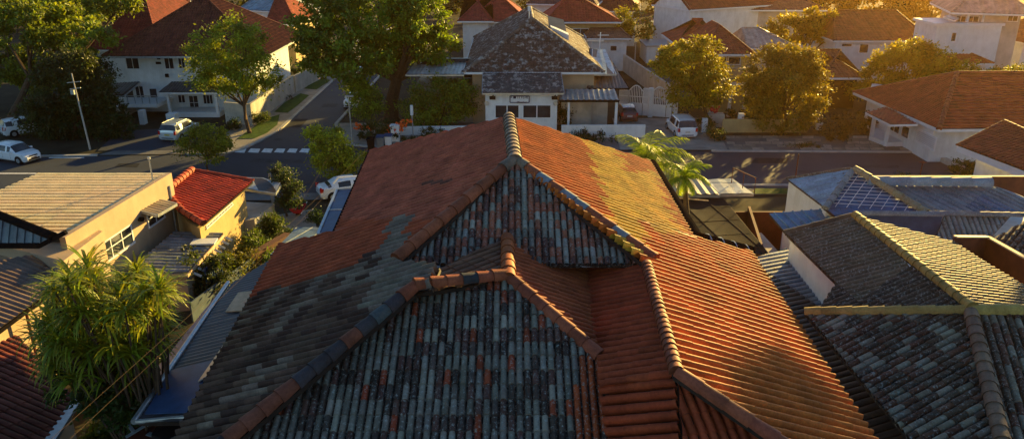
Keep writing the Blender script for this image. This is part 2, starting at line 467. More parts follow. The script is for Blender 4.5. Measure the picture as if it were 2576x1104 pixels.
# back slope down to the far eave
bl = PLl.hit(935,384); br = PLr.hit(1632,412); bz = Rf-Vector((0,0,.03))
patch(rf, [bl, bz, br, br+Vector((0,.05,-.02))], Vector((0,1,-.46)), .33, .6, .05, .02, 'roll', jitc((.38,.12,.07), .12))
roof = rf.build('roof', [M['clay'], M['oldclay']], mh, smooth=True, sharp=50)
cp = Multi()
def cap(px0, py0, z0, px1, py1, z1, r=.17, seg=.5, f=c_ridge, **k):
    caps(cp, at(px0,py0,z0), at(px1,py1,z1), r, seg, f, **k)
def capp(pl, a, b, r=.17, seg=.5, f=c_ridge, dz=.09):
    caps(cp, pl.hit(*a)+Vector((0,0,dz)), pl.hit(*b)+Vector((0,0,dz)), r, seg, f)
capp(PLl, (1280,300), (1296,413), .27, .55)
capp(PLr, (1297,411), (1646,662), .2, .62, dz=.15); capp(PLl, (1294,411), (998,662), .21, .75, dz=.17)
cap(1276,598,9.0, 1279,702,9.0, .21, .5, f=jitc((.42,.12,.04),.15))
capp(PG, (1279,700), (1507,898), .19, .55, jitc((.30,.09,.05),.14), .06)
caps(cp, sl_.hit(1277,701)+V(0,0,.12), PLl.hit(1045,735)+V(0,0,.22), .19, .52, c_ridge)
capp(PLl, (1046,735), (476,1203), .2, .52, dz=.2)
capp(PLr, (1626,668), (1702,942), .17, .3, jitc((.30,.085,.045),.12), .07)
capp(PLr, (1700,940), (2085,1200), .17, .62, jitc((.30,.09,.05),.14), .07)
capp(PLl, (1000,546), (850,590), .15, 1.1, jitc((.30,.09,.055),.1), .04)
capp(PLr, (1605,566), (1745,606), .15, .42, jitc((.40,.13,.06),.1), .04)
cp.build('ridge_cap', M['clay'], mh, smooth=True)
fl = Multi()
def fbeam(pl, a, b, w, h, dz=.05): fl.beam(pl.hit(*a)+Vector((0,0,dz)), pl.hit(*b)+Vector((0,0,dz)), w, h)
fl.beam(at(1000,670,8.46), at(1107,672,8.46), .12, .05)
fl.beam(at(1463,668,8.4), at(1608,665,8.4), .13, .05)
fl.tube([PLr.hit(1603,566)+Vector((0,0,.1)), PLr.hit(1625,640)+Vector((0,0,.1)), PLr.hit(1627,662)+Vector((0,0,.1))], .035)
fbeam(PLl, (935,384), (1280,303), .10, .14, .02)
fl.build('flashing', M['silver'], mh)
v = Multi()   # dark verge boards, boxed valleys
v.beam(PLl.hit(932,384)+V(0,.1,-.02), PLl.hit(1280,300)+V(0,.1,.02), .14, .2)
v.beam(PLr.hit(1636,412)+V(0,.1,-.02), PLr.hit(1281,300)+V(0,.1,.02), .14, .2)
v.prism([at(1105,672,8.3), at(1610,668,8.3), at(1610,672,7.5), at(1110,672,7.5)], V(0,.3,0))
for px0, py0, px1, py1 in ((1045,739,478,1206),(1085,729,1045,739),(1107,676,1085,729)):
    lo = PG if px0 == 1045 else sl_
    v.add([PLl.hit(px0,py0), PLl.hit(px1,py1), lo.hit(px1,py1)-V(0,0,.05), lo.hit(px0,py0)-V(0,0,.05)], [(0,1,2,3)])
v.build('verge_board', M['gutter'], mh)
def tub(parent, name, pts, r, mat='gutter'):
    m = MB(); m.tube(pts, r, 12); return m.build(name, M[mat], parent, smooth=True)
rg = V(.12,0,-.02)
tub(mh, 'gutter', [PLr.hit(1634,412)+rg, PLr.hit(1745,598)+rg, PLr.hit(1886,636)+V(.05,.12,0)], .27)
tub(mh, 'gutter', [PLr.hit(1886,650)+rg, PLr.hit(2255,1205)+rg], .085)
tub(mh, 'gutter', [PLl.hit(933,386)-V(.1,0,0), PLl.hit(846,590)-V(.1,0,0), PLl.hit(705,622)+V(0,.1,0)], .11)
tub(mh, 'gutter', [PLl.hit(703,624)-V(.08,0,0), PLl.hit(395,1205)-V(.08,0,0)], .07)
g = Multi()
for t in (.25,.5,.75,1.0):
    a = PLr.hit(1745,598); b = PLr.hit(1886,636); p = a.lerp(b, t*.9); g.tube([p+V(.03,.1,0), p+V(.07,.12,0)], .285, 12)
g.build('gutter_joint', M['silver'], mh)
def foot_of(pts, inset, cen=None):
    c = cen or sum((Vector((p[0],p[1],0)) for p in pts), Vector())/len(pts)
    return [(Vector((p[0],p[1],0))+(c-Vector((p[0],p[1],0))).normalized()*inset)[:2] for p in pts]
w_ = Multi()
w_.foot(foot_of([PLl.hit(935,384), PLr.hit(1632,412), PLr.hit(1740,602), PLl.hit(848,590)], .8), 0, 6.6)
w_.foot(foot_of([PLl.hit(705,622), PLr.hit(1887,642), PLr.hit(2255,1205), PLl.hit(395,1205)], .9), 0, 5.35)
w_.build('wall', M['plaster'], mh)

# ---------------------------------------------------------------- right neighbour: mossy brown roof with ridge caps coloured sunlit gold
MOSS = (.13,.115,.08); 
n1 = thing('brown_roofed_house', 'house at right with mossy brown barrel tiles and ridge lines coloured sunlit gold', 'house', (14, 22, 0))
rb = MB()
P1 = PL(at(2150,545,7.6), at(2445,775,7.6), at(1977,589,6.6))
l1 = [P1.hit(*p) for p in ((2150,545),(2290,672),(2162,765),(2105,715),(1977,589))]
patch(rb, l1, dirn(P1,(2240,640),(2060,690)), .26, 2.2, .10, .015, 'roll', jitc((.15,.125,.08), .12))
l2 = [P1.hit(*p) for p in ((2290,672),(2445,775),(2440,783),(2060,783),(2105,715),(2162,765))]
patch(rb, l2, dirn(P1,(2400,720),(2240,790)), .24, .5, .10, .03, 'roll', jitc((.085,.07,.05), .25))
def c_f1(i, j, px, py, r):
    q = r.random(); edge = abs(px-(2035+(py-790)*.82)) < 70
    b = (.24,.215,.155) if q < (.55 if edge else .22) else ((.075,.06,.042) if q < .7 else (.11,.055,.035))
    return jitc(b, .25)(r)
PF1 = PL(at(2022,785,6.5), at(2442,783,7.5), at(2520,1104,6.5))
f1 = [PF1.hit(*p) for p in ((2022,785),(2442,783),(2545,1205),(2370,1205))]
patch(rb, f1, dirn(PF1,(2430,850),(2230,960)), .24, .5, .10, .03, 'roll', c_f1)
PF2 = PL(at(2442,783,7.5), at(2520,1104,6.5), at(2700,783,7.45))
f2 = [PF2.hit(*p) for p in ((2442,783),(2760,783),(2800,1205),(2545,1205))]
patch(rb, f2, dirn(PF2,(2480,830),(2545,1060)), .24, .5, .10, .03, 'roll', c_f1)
P3 = PL(at(2150,545,7.6), at(2445,775,7.6), at(2400,612,6.6))
l3 = [P3.hit(*p) for p in ((2150,545),(2398,612),(2600,738),(2600,783),(2445,778))]
patch(rb, l3, dirn(P3,(2300,640),(2440,660)), .24, .5, .09, .02, 'roll', jitc((.16,.115,.055), .12))
rb.build('roof', M['oldclay'], n1, smooth=True, sharp=50)
cp = Multi()
cg = jitc((.42,.30,.09), .12)  # gold of the low sun is put into these caps' colour
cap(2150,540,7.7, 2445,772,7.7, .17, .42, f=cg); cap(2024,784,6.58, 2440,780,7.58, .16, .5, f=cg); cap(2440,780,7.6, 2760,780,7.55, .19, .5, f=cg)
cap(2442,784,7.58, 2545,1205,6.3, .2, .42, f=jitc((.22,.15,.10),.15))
capp(P1, (2150,543), (1975,588), .14, .6, jitc((.14,.11,.07),.15), .02)
cp.build('ridge_cap', M['clay'], n1, smooth=True)
wb = Multi()
a, b = P1.hit(1981,592), P1.hit(2104,716)
wb.prism([a+V(.15,0,-.15), b+V(.15,0,-.15), b+V(.15,0,-b.z), a+V(.15,0,-a.z)], V(.2,0,0))
wb.foot([(12.0,14),(19,14),(19,26.5),(12.6,26.5)], 0, 5.7)
wb.build('wall', M['plaster'], n1)
rc = Multi()
q0, q1, q2 = P3.hit(2400,611), P3.hit(2482,611), P3.hit(2600,678)
for p, q in ((q0,q1),(q1,q2)): rc.prism([p+V(0,0,.25), q+V(0,0,.25), q+V(0,0,-1.6), p+V(0,0,-1.6)], V(.05,.18,0))
rc.build('parapet', M['rust'], n1)
e = Multi(); e.beam(q0+V(0,0,.28), q1+V(0,0,.28), .2, .06, (.5,.3,.1)); e.beam(q1+V(0,0,.28), q2+V(0,0,.28), .2, .06, (.5,.3,.1)); e.build('coping', M['board'], n1)
# lean-to roof between the two houses
lt = thing('lean_to', 'dark corrugated lean-to roof in the gap between the two nearest tiled houses', 'lean-to', (10.5, 24, 0))
lm = MB()
PLt = PL(at(1890,655,5.5), at(1975,625,5.5), at(2290,1104,4.7))
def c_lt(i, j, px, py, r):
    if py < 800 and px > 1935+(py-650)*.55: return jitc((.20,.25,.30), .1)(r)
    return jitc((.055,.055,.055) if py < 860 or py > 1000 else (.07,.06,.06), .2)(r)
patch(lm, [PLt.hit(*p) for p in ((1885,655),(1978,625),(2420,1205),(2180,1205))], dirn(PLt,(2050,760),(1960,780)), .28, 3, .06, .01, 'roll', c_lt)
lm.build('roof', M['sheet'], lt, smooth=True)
wl = MB(); wl.foot([(9.7,15.5),(10.7,15.5),(10.7,29),(9.9,29)], 0, 3.7); wl.build('wall', M['pale'], lt)

# ---------------------------------------------------------------- blue grey roofs behind the right neighbour
n2 = thing('blue_roofed_house', 'bluish grey tiled house beside the road with a hip coloured sunlit gold and a silver ridge', 'house', (16, 38, 0))
rb = MB(); Z = 6.6
BLU = (.15,.22,.31)
PA = PL(at(2146,423,Z), at(2072,522,5.3), at(1979,450,5.3))
patch(rb, [PA.hit(*p) for p in ((2146,423),(2072,520),(1979,450))], dirn(PA,(2110,430),(2000,460)), .24, 1.0, .07, .02, 'roll', jitc((.20,.36,.56), .12))
PB = PL(at(2146,423,Z), at(2072,522,5.3), at(2330,537,5.3))
def c_b(i, j, px, py, r): return jitc((.06,.15,.32), .12)(r)
patch(rb, [PB.hit(*p) for p in ((2146,423),(2334,537),(2180,537),(2110,552),(2072,522))], dirn(PB,(2150,440),(2200,540)), .55, .5, .03, .03, 'flat', c_b)
PSS = PL(at(1935,537,4.9), at(2100,529,4.9), at(1975,582,4.45))
patch(rb, [PSS.hit(*p) for p in ((1935,537),(2075,526),(2170,532),(2170,580),(1975,583))], PSS.hit(2010,580)-PSS.hit(1965,537), .5, 9, .07, 0, 'seam', jitc((.12,.27,.46), .1))
rb.build('roof', M['sheet'], n2, smooth=True, sharp=50)
gl = MB()   # pale mortar grid on the blue slope
for k in range(1, 12):
    t = k/12
    a = PB.hit(2146,423).lerp(PB.hit(2072,522), t); b = PB.hit(2146,423).lerp(PB.hit(2334,537), t)
    gl.beam(a+V(0,0,.075), b+V(0,0,.075), .035, .02)
for k in range(1, 9):
    t = k/9; b = PB.hit(2072,522).lerp(PB.hit(2334,537), t); a = PB.hit(2146,423)
    s0 = PB.hit(2072,522).lerp(a, t*.0+max(0,(1-t*1.0))*.85); 
    ee = a.lerp(PB.hit(2334,537), min(1,t*1.0))
    gl.beam(ee+V(0,0,.078), b.lerp(a,.0)+V(0,0,.078) if (b-ee).length > .3 else ee+V(0,-.3,.06), .03, .02)
gl.build('mortar_line', M['white'], n2)
cp = Multi()
cap(2148,424,6.7, 2330,535,5.4, .2, .45, f=jitc((.36,.28,.16),.15)); cap(2142,432,6.6, 2076,524,5.4, .16, .6, f=jitc((.22,.25,.28),.1))  # first hip cap carries the sunlight's gold in its colour
cap(2140,424,6.6, 1980,450,5.35, .09, .8, f=jitc((.1,.09,.08),.1))
cap(2155,537,5.6, 2370,540,5.6, .15, .9, f=jitc((.22,.25,.28),.1))
cp.build('ridge_cap', M['oldclay'], n2, smooth=True)
wb = Multi()
a, b = PA.hit(1979,450), PA.hit(2072,520); d = V(.15,0,-.1)
wb.prism([a+d, b+d, (b.x+.15,b.y,0), (a.x+.15,a.y,0)], V(.4,.1,0))
wb.foot([(15.2,32.5),(24,32.5),(24,40.5),(15.2,40.5)], 0, 3.6)
wb.build('wall', M['plaster'], n2)
fb = MB(); fb.prism([at(2155,541,5.5), at(2372,541,5.5), atY(2356,600,at(2372,541,5.5).y), atY(2155,600,at(2372,541,5.5).y)], V(0,.1,0)); fb.build('cladding', M['blue'], n2)
n3 = thing('grey_roofed_house', 'low pitched stained grey metal roof at right with a fat round silver ridge pipe', 'house', (24, 38, 0))
rb = MB()
PE = PL(at(2185,465,5.9), at(2500,468,5.9), at(2350,533,5.2))
def c_e(i, j, px, py, r): return jitc((.22,.27,.32) if (px+py*3) % 190 > 60 else (.13,.20,.30), .12)(r)
patch(rb, [PE.hit(*p) for p in ((2190,466),(2500,468),(2640,520),(2640,538),(2335,535),(2230,480))], dirn(PE,(2300,480),(2400,532)), .36, 4, .05, .01, 'roll', c_e)
PGg = PL(at(2360,540,5.3), at(2530,540,5.3), at(2400,606,4.5))
patch(rb, [PGg.hit(*p) for p in ((2375,541),(2545,541),(2480,612),(2350,612))], dirn(PGg,(2420,545),(2440,600)), .26, .5, .10, .03, 'roll', jitc((.30,.31,.30), .3))
rb.build('roof', M['oldclay'], n3, smooth=True)
cp = Multi(); cap(2182,458,6.2, 2490,461,6.2, .3, 1.0, f=jitc((.24,.32,.40),.08)); cap(2335,537,5.4, 2640,543,5.4, .14, .5, f=jitc((.22,.23,.25),.12)); cp.build('ridge_cap', M['oldclay'], n3, smooth=True)
wb = MB(); wb.foot([(16.5,41.3),(29,41.3),(29,41.5),(16.5,41.5)], 0, 5.7); wb.build('wall', M['rust'], n3)
wb = MB(); wb.foot([(24.3,31),(33,31),(33,41),(24.3,41)], 0, 4.2); wb.build('base_wall', M['plaster'], n3)
n4 = thing('dark_tiled_house', 'dark brown barrel tile roof cut off by the right edge above the rust parapet', 'house', (24, 30, 0))
rb = MB(); PH = PL(at(2600,540,6.3), at(2480,612,5.4), at(2650,700,5.5))
patch(rb, [PH.hit(*p) for p in ((2600,545),(2483,612),(2660,720),(2720,600))], dirn(PH,(2570,600),(2530,650)), .27, .5, .07, .03, 'roll', jitc((.085,.06,.045), .3))
rb.build('roof', M['oldclay'], n4, smooth=True)
wb = MB(); wb.foot([(20,24.5),(27,24.5),(27,30),(20,30)], 0, 4.8); wb.build('wall', M['rust'], n4)
# ================================================================ GROUND
def sheet(name, pts, z, mat, kind='structure'):
    m = MB(); m.add([(p[0], p[1], z) for p in pts], [tuple(range(len(pts)))])
    o = m.build(name, M[mat], loc=(0,0,0)); o['kind'] = kind
    me = o.data
    if me.polygons[0].normal.z < 0: me.flip_normals()
    return o
def G0(*q): return [at(px, py, 0) for px, py in q]
def asphalt():
    m, nt, b = newmat('asphalt')
    n1 = noise(nt, .16, 5, .6); n2 = noise(nt, 26, 4, .8)
    r1 = ramp(nt, n1.outputs[0], [(.3, (.018,.026,.040)), (.7, (.031,.043,.062))])
    r2 = ramp(nt, n2.outputs[0], [(.3, (.75,)*3), (.7, (1.2,)*3)])
    c = mixc(nt, 1, r1.outputs[0], r2.outputs[0], 'MULTIPLY')
    v = N(nt, 'ShaderNodeTexVoronoi', feature='DISTANCE_TO_EDGE'); v.inputs['Scale'].default_value = .16
    g = N(nt, 'ShaderNodeNewGeometry'); n3 = noise(nt, .9, 3)
    ad = N(nt, 'ShaderNodeVectorMath', operation='ADD'); nt.links.new(g.outputs['Position'], ad.inputs[0]); nt.links.new(n3.outputs[1], ad.inputs[1])
    nt.links.new(ad.outputs[0], v.inputs['Vector'])
    r3 = ramp(nt, v.outputs['Distance'], [(.0, (.55,)*3), (.012, (1,)*3)])
    c = mixc(nt, .6, c, r3.outputs[0], 'MULTIPLY')
    nt.links.new(c, b.inputs['Base Color']); b.inputs['Roughness'].default_value = .8
    bump(nt, b, n2.outputs[0], .3, .01); return m
M['asphalt'] = asphalt()
M['earth'] = plain('dark garden earth', (.05,.045,.028), .95, .1, .5, .4, bmp=.5)
M['concrete'] = plain('paving concrete', (.30,.28,.24), .85, .2, .35, .7, bmp=.3)
M['concrete2'] = plain('driveway concrete', (.16,.155,.145), .85, .2, .35, .5, bmp=.3)
M['kerb'] = plain('kerb stone', (.42,.41,.38), .85, .2, .25, 1.2)
M['grass'] = plain('grass', (.055,.11,.02), .9, .1, .45, 2.5, bmp=.9)
M['marking'] = plain('road marking paint', (.80,.80,.78), .7, .3, .3, 3)
sheet('ground', [(-700,-60),(700,-60),(700,700),(-700,700)], 0, 'earth')
# road and side street as one sheet
rd = G0((-260,402),(0,399),(245,394),(560,389),(612,378),(655,358),(700,331),(722,292))
rd += [Vector((-22.6,150,0)), Vector((-16.6,150,0))] + G0((868,300),(800,345),(800,352))
rd = G0((-260,402),(0,399),(245,394),(560,389),(612,378),(655,358),(700,331)) + [Vector((-22.8,150,0)), Vector((-16.9,150,0))]
rd += G0((845,312),(862,365),(1000,379),(1790,381),(2330,384),(2700,384),(2900,470),(-500,500))
sheet('road', rd, .02, 'asphalt')
pv = sheet('pavement', G0((1500,345),(2500,345),(2700,383.5),(2330,383.5),(1790,380.5),(1300,379)), .10, 'concrete2')
sheet('pavement', G0((1150,312),(1400,312),(1400,378),(1000,376),(862,362),(850,312)), .10, 'concrete')
sheet('pavement', [at(470,387,0), at(560,386,0), at(610,375,0), at(650,356,0), at(695,330,0), Vector((-23.2,150,0)), Vector((-27.5,150,0)), Vector((-27.5,80,0)), at(560,345,0)], .10, 'concrete')
sheet('driveway', G0((300,330),(545,320),(560,375),(245,381)), .05, 'asphalt')
sheet('driveway_apron', G0((245,391),(300,376),(600,372),(560,387)), .03, 'concrete2')
sheet('driveway', G0((1540,300),(1790,300),(1830,380),(1560,380)), .114, 'concrete')
sheet('near_pavement', G0((-500,500),(2900,470),(2950,482),(-520,520)), .10, 'concrete2')
ks = MB()
def kerb(pts, w=.3, h=.13):
    q = G0(*pts)
    for a, b in zip(q, q[1:]): ks.beam(a+V(0,0,h/2), b+V(0,0,h/2), w, h)
kerb([(470,388.5),(560,388),(610,377),(653,357),(699,331)])
ks.beam(at(699,331)+V(0,0,.065), V(-22.95,150,.065), .35, .13)
kerb([(845,314),(861,364),(1000,378),(1540,380)]); ks.beam(at(845,314)+V(0,0,.065), V(-16.7,150,.065), .3, .13)
kerb([(1790,381.5),(2000,383),(2330,384.5)]); kerb([(0,397),(245,392)])
kerb([(1700,467),(2330,470)])
o = ks.build('kerb', M['kerb'], loc=(0,0,0)); o['kind'] = 'structure'
mk = MB()
def mark(q, z=.026): 
    p = [at(*a, 0) for a in q]; mk.add([(a.x,a.y,z) for a in p], [(3,2,1,0) if True else 0])
for a, b in ((598,620),(631,655),(665,687),(697,718),(729,749),(760,780)):
    mark([(a,374.2),(b,375.2),(b-5,385.2),(a-8,383.8)])
mark([(-60,435.8),(92,435.8),(92,438.4),(-60,438.4)]); mark([(123,396.5),(212,396.5),(212,398.6),(123,398.6)])
mark([(245,393.2),(400,392.5),(560,390.3),(560,392),(400,394.3),(245,395)][:4]+[]) if False else None
o = mk.build('road_marking', M['marking'], loc=(0,0,0)); o['kind'] = 'structure'
def grass_sheet(q): return sheet('grass_verge', G0(*q), .135, 'grass')
grass_sheet([(597,353),(640,352),(672,338),(698,317),(704,291),(665,303),(640,322)])
grass_sheet([(690,285),(724,287),(752,266),(778,243),(756,238),(715,262)])
grass_sheet([(765,226),(797,228),(832,205),(813,198),(786,210)])
grass_sheet([(1900,478),(1990,478),(2010,492),(1890,492)])
slab = MB()
rnd = random.Random(3)
for row in range(5):
    y0 = 345+row*7.3; x = 1815+rnd.uniform(0,20)
    while x < 2340:
        wd = rnd.uniform(18,40)
        if rnd.random() < .75 and not (2030 < x < 2120 and row < 3):
            p = [at(*a) for a in ((x,y0),(x+wd-2,y0),(x+wd-2+row,y0+6.6),(x+row,y0+6.6))]
            k = rnd.uniform(.7,1.3); slab.add([(a.x,a.y,.125) for a in p], [(3,2,1,0)], (.33*k,.30*k,.24*k))
        x += wd
M['slab'] = tile_mat('paving slab', .85, .2, .2, (.2,.19,.16))
o = slab.build('paving_slab', M['slab'], loc=(0,0,0)); o['kind'] = 'structure'

M['roadpatch'] = plain('asphalt repair', (.022,.026,.032), .9, .15, .4, 3, bmp=.4)
M['stain'] = plain('worn asphalt', (.045,.052,.062), .85, .2, .45, 1.5, bmp=.3)
for k, (q, m_) in enumerate((([(1900,398),(1985,399),(1978,412),(1888,411)],'roadpatch'),([(2120,415),(2260,417),(2262,424),(2118,422)],'stain'),([(640,400),(760,402),(770,412),(628,409)],'stain'),([(300,412),(352,412),(345,422),(288,421)],'roadpatch'),([(2010,430),(2060,430),(2062,442),(2006,442)],'stain'),([(742,300),(775,300),(755,322),(718,322)],'roadpatch'),([(815,262),(850,262),(846,270),(808,270)],'stain'))):
    sheet('road_patch', G0(*q), .0245+.0003*k, m_)
mh_ = MB()
for x, y in ((1870,425),(700,352),(2180,440)):
    p = at(x, y); mh_.add([(p.x+.38*math.cos(a), p.y+.38*math.sin(a), .03) for a in [k*.5236 for k in range(12)]], [tuple(range(12))])
o = mh_.build('manhole_cover', M['stain'], loc=(0,0,0)); o['kind'] = 'structure'
# ================================================================ VEGETATION
def build_leaves(name, mat, parent, P, D, U, size, aspect, cols):
    """P centres, D leaf axis, U leaf width axis (N,3); one folded rhombus per leaf"""
    n = len(P); s = size.reshape(-1,1); org = np.array(W0[parent.as_pointer()])
    P = P-org; wv = U*s*aspect*.5; nn = np.cross(D, U)*s*.10
    a = P-D*s*.5; b = P+wv+nn; c = P+D*s*.5; d = P-wv+nn
    vs = np.stack([a,b,c,d], 1).reshape(-1,3).astype(np.float32)
    me = bpy.data.meshes.new(name); me.vertices.add(4*n); me.vertices.foreach_set('co', vs.ravel())
    me.loops.add(4*n); me.loops.foreach_set('vertex_index', np.arange(4*n, dtype=np.int32))
    me.polygons.add(n); me.polygons.foreach_set('loop_start', np.arange(0, 4*n, 4, dtype=np.int32))
    me.polygons.foreach_set('loop_total', np.full(n, 4, dtype=np.int32))
    me.materials.append(mat); me.update(calc_edges=True)
    at_ = me.attributes.new('tint', 'FLOAT_COLOR', 'FACE'); q = np.ones((n,4), np.float32); q[:,:3] = cols
    at_.data.foreach_set('color', q.ravel()); me.polygons.foreach_set('use_smooth', [False]*n)
    ob = bpy.data.objects.new(name, me); C.objects.link(ob); ob.parent = parent
    W0[ob.as_pointer()] = W0[parent.as_pointer()].copy(); return ob
def unit(v): return v/np.maximum(np.linalg.norm(v, axis=1, keepdims=True), 1e-6)
def foliage(name, parent, lobes, n, size, col, seed, mat='leaf', clump=.9, droop=.25, shell=.55, var=.3, nc=None, aspect=.55):
    """lobes: list of (centre, rx, ry, rz). clumps of leaves spread through the lobes"""
    rg_ = np.random.default_rng(seed); vol = np.array([l[1]*l[2]*l[3] for l in lobes])**.67; vol = vol/vol.sum()
    nc = nc or max(10, n//95); Pc = []; cc = []; out = []
    for l, f in zip(lobes, vol):
        k = max(3, int(nc*f)); u = unit(rg_.normal(size=(k,3))); r = shell+(1-shell)*rg_.random((k,1))**.6
        lump = 1+.16*np.sin(u[:,:1]*5+seed)*np.cos(u[:,1:2]*4+seed*2)
        Pc.append(np.array(l[0])+u*r*lump*np.array(l[1:4])); cc.append(u)
    Pc = np.concatenate(Pc); cc = np.concatenate(cc); K = len(Pc)
    cs = clump*rg_.uniform(.55,1.35,(K,1)); cj = 1+1.4*rg_.uniform(-var,var,(K,1))
    idx = rg_.integers(0, K, n); g = rg_.normal(size=(n,3))*np.array([.42,.42,.30]); P = Pc[idx]+g*cs[idx]
    D = unit(rg_.normal(size=(n,3))*.75+cc[idx]*.6+g*.7-np.array([0,0,droop])); Nn = unit(rg_.normal(size=(n,3))*.7+np.array([0,0,1.0])+cc[idx]*.4)
    U = unit(np.cross(D, Nn)); sz = size*rg_.uniform(.6,1.3,n)
    base = np.array(col); hue = rg_.random((n,1))
    cols = base*cj[idx]*(1+rg_.uniform(-.25,.25,(n,1))); cols[:,0:1] *= 1+hue*.35
    return build_leaves(name, M[mat], parent, P, D, U, sz, aspect, np.clip(cols,0,1)), Pc
def trunk(parent, base, tips, r0, seed=1, fork=.45, name='trunk', lean=None):
    rnd = random.Random(seed); m = MB(); top = sum((Vector(t) for t in tips), Vector())/len(tips)
    fk = base.lerp(top, fork); mid = base.lerp(fk, .5)+Vector((rnd.uniform(-.2,.2), rnd.uniform(-.2,.2), 0))
    m.tube([base-V(0,0,.2), base+V(0,0,.25), mid, fk], [r0*1.5, r0*1.05, r0*.85, r0*.7], 8)
    for t in tips:
        t = Vector(t); q = fk.lerp(t, .5)+Vector((rnd.uniform(-.4,.4), rnd.uniform(-.4,.4), rnd.uniform(-.1,.5)))
        m.tube([fk-V(0,0,.15), q, t], [r0*.5, r0*.3, r0*.08], 6)
        for k in range(2):
            e = q.lerp(t, .6)+Vector((rnd.uniform(-1,1), rnd.uniform(-1,1), rnd.uniform(.1,.8)))*1.1
            m.tube([q, q.lerp(e,.5)+V(0,0,.15), e], [r0*.22, r0*.13, r0*.04], 5)
    return m.build(name, M['bark'], parent, smooth=True)
GREEN = (.05,.11,.015); OLIVE = (.13,.20,.018); LIME = (.2,.28,.02); DGREEN = (.025,.055,.012)
def tree(name, label, base, lobes, n=7000, size=.3, col=GREEN, seed=1, r0=.2, group=None, clump=.9, cat='tree', Y=None, dz=.8, shell=.5, ntip=9, trk=True, mat='leaf', droop=.25, var=.3, aspect=.55):
    """base px on the ground (or world vector); lobes in px: (cx, cy, rx, ry) at the base's distance (+ optional dy)"""
    b = base if isinstance(base, Vector) else at(base[0], base[1], 0)
    t = thing(name, label, cat, tuple(b), 0, group); L_ = []
    for l in lobes:
        c = atY(l[0], l[1], b.y+(l[4] if len(l) > 4 else 0)); k = depth(c)/FPX
        L_.append((tuple(c), l[2]*k, l[2]*k*dz, l[3]*k))
    ob, Pc = foliage('crown' if cat == 'tree' else 'foliage', t, L_, n, size, col, seed, mat, clump, droop, shell, var, aspect=aspect)
    if trk:
        rg_ = np.random.default_rng(seed+5); tips = [Vector(Pc[i]) for i in rg_.choice(len(Pc), min(ntip, len(Pc)), replace=False)]
        trunk(t, b, tips, r0, seed)
    return t
def bush(name, label, c, rx, ry, n=1200, size=.16, col=GREEN, seed=1, group=None, z=None, mat='leaf', cat='shrub', dz=.9):
    """ground px of the centre foot"""
    return tree(name, label, c, [(c[0], c[1]-ry, rx, ry)], n, size, col, seed, .05, group, clump=.45, cat=cat, trk=False, dz=dz, mat=mat, shell=.2)
# --- big trees
tree('shade_tree', 'large dark tree filling the top left corner with sunlit upper leaves', (30,300), [(60,60,95,75),(150,70,90,70,3),(210,100,70,45),(20,15,70,50,5),(120,20,90,50,5)], 15000, .42, OLIVE, 11, .38, dz=1)
tree('shade_tree', 'tall tree at the upper left whose crown reaches the dark red roof', (170,270), [(230,10,85,40,8),(300,0,60,28,8),(180,0,70,30,8)], 8000, .42, OLIVE, 12, .35, dz=1)
tree('shade_tree', 'lower dark tree at the left edge with a leaning trunk above the parked cars', (88,262), [(25,165,70,60),(80,180,60,50),(-40,150,60,60)], 8500, .36, OLIVE, 13, .28)
tree('shade_tree', 'dark dense tree behind the leaning utility pole', (190,345), [(150,215,75,75),(215,240,65,65),(190,170,60,45),(120,290,70,50)], 14000, .34, (.04,.065,.016), 14, .25)
tree('shade_tree', 'black green thicket tree between the utility pole and the white balcony house', (275,345), [(255,290,55,55),(300,330,45,35),(180,320,70,40),(225,190,55,45,4)], 12000, .30, DGREEN, 15, .2)
tree('street_tree', 'round crowned tree with forked trunk on the grass verge before the white house', (628,338), [(575,130,95,75),(640,185,70,60),(520,165,65,60),(600,80,70,35),(560,205,80,35)], 16000, .27, (.17,.25,.02), 21, .2, ntip=12)
tree('fig_tree', 'huge spreading tree in the centre top standing over the side street', (985,300), [(850,110,100,70,-3),(935,40,130,80,0),(1040,60,95,90,2),(1090,120,75,55,2),(800,60,70,70,0),(900,160,90,40,-4),(990,130,80,60,3),(960,-10,170,50,4),(820,140,70,45,-3)], 42000, .40, (.10,.18,.015), 31, .75, ntip=14, dz=.85)
tree('garden_tree', 'dense round tree with gold lit top left of the sign board house', (1105,322), [(1105,262,82,62),(1060,275,50,48),(1150,250,52,45),(1100,228,60,34)], 13000, .24, (.13,.21,.022), 32, .2)
tree('young_tree', 'light green young tree under the huge tree at the street corner', (935,318), [(905,225,45,26),(925,262,45,34),(890,212,30,16)], 4500, .26, (.15,.25,.02), 33, .12)
tree('street_tree', 'small umbrella shaped tree growing behind the bright red tiled roof', (524,436), [(520,348,58,26),(487,368,44,22),(560,362,38,24),(520,330,40,14),(545,395,30,22)], 6500, .19, (.16,.21,.015), 41, .1, clump=.6)
tree('street_tree', 'yellow green tree in front of the street corner beside the dark house gutter', (862,452), [(822,348,52,28),(835,385,55,30),(885,400,46,36),(800,335,32,14),(850,425,50,24)], 9500, .21, (.24,.32,.02), 42, .12, clump=.6)
tree('young_tree', 'slim dark green young tree between the white shed roof and the road', (722,548), [(708,435,30,24),(722,468,30,28),(730,505,28,26)], 3600, .19, (.035,.07,.022), 43, .08, clump=.5)
tree('garden_tree', 'golden edged tree right of the white double gates', (1790,320), [(1740,165,88,60),(1795,215,52,70),(1695,155,52,42),(1765,122,58,25),(1745,225,65,50)], 17000, .30, (.20,.22,.015), 51, .2)
tree('garden_tree', 'big dark orange tinged tree in front of the balcony house', (1968,335), [(1960,190,98,78),(2015,180,62,58),(1915,230,58,65),(1975,275,82,62),(1985,145,62,38),(2052,220,32,65)], 24000, .30, (.15,.15,.018), 52, .25)
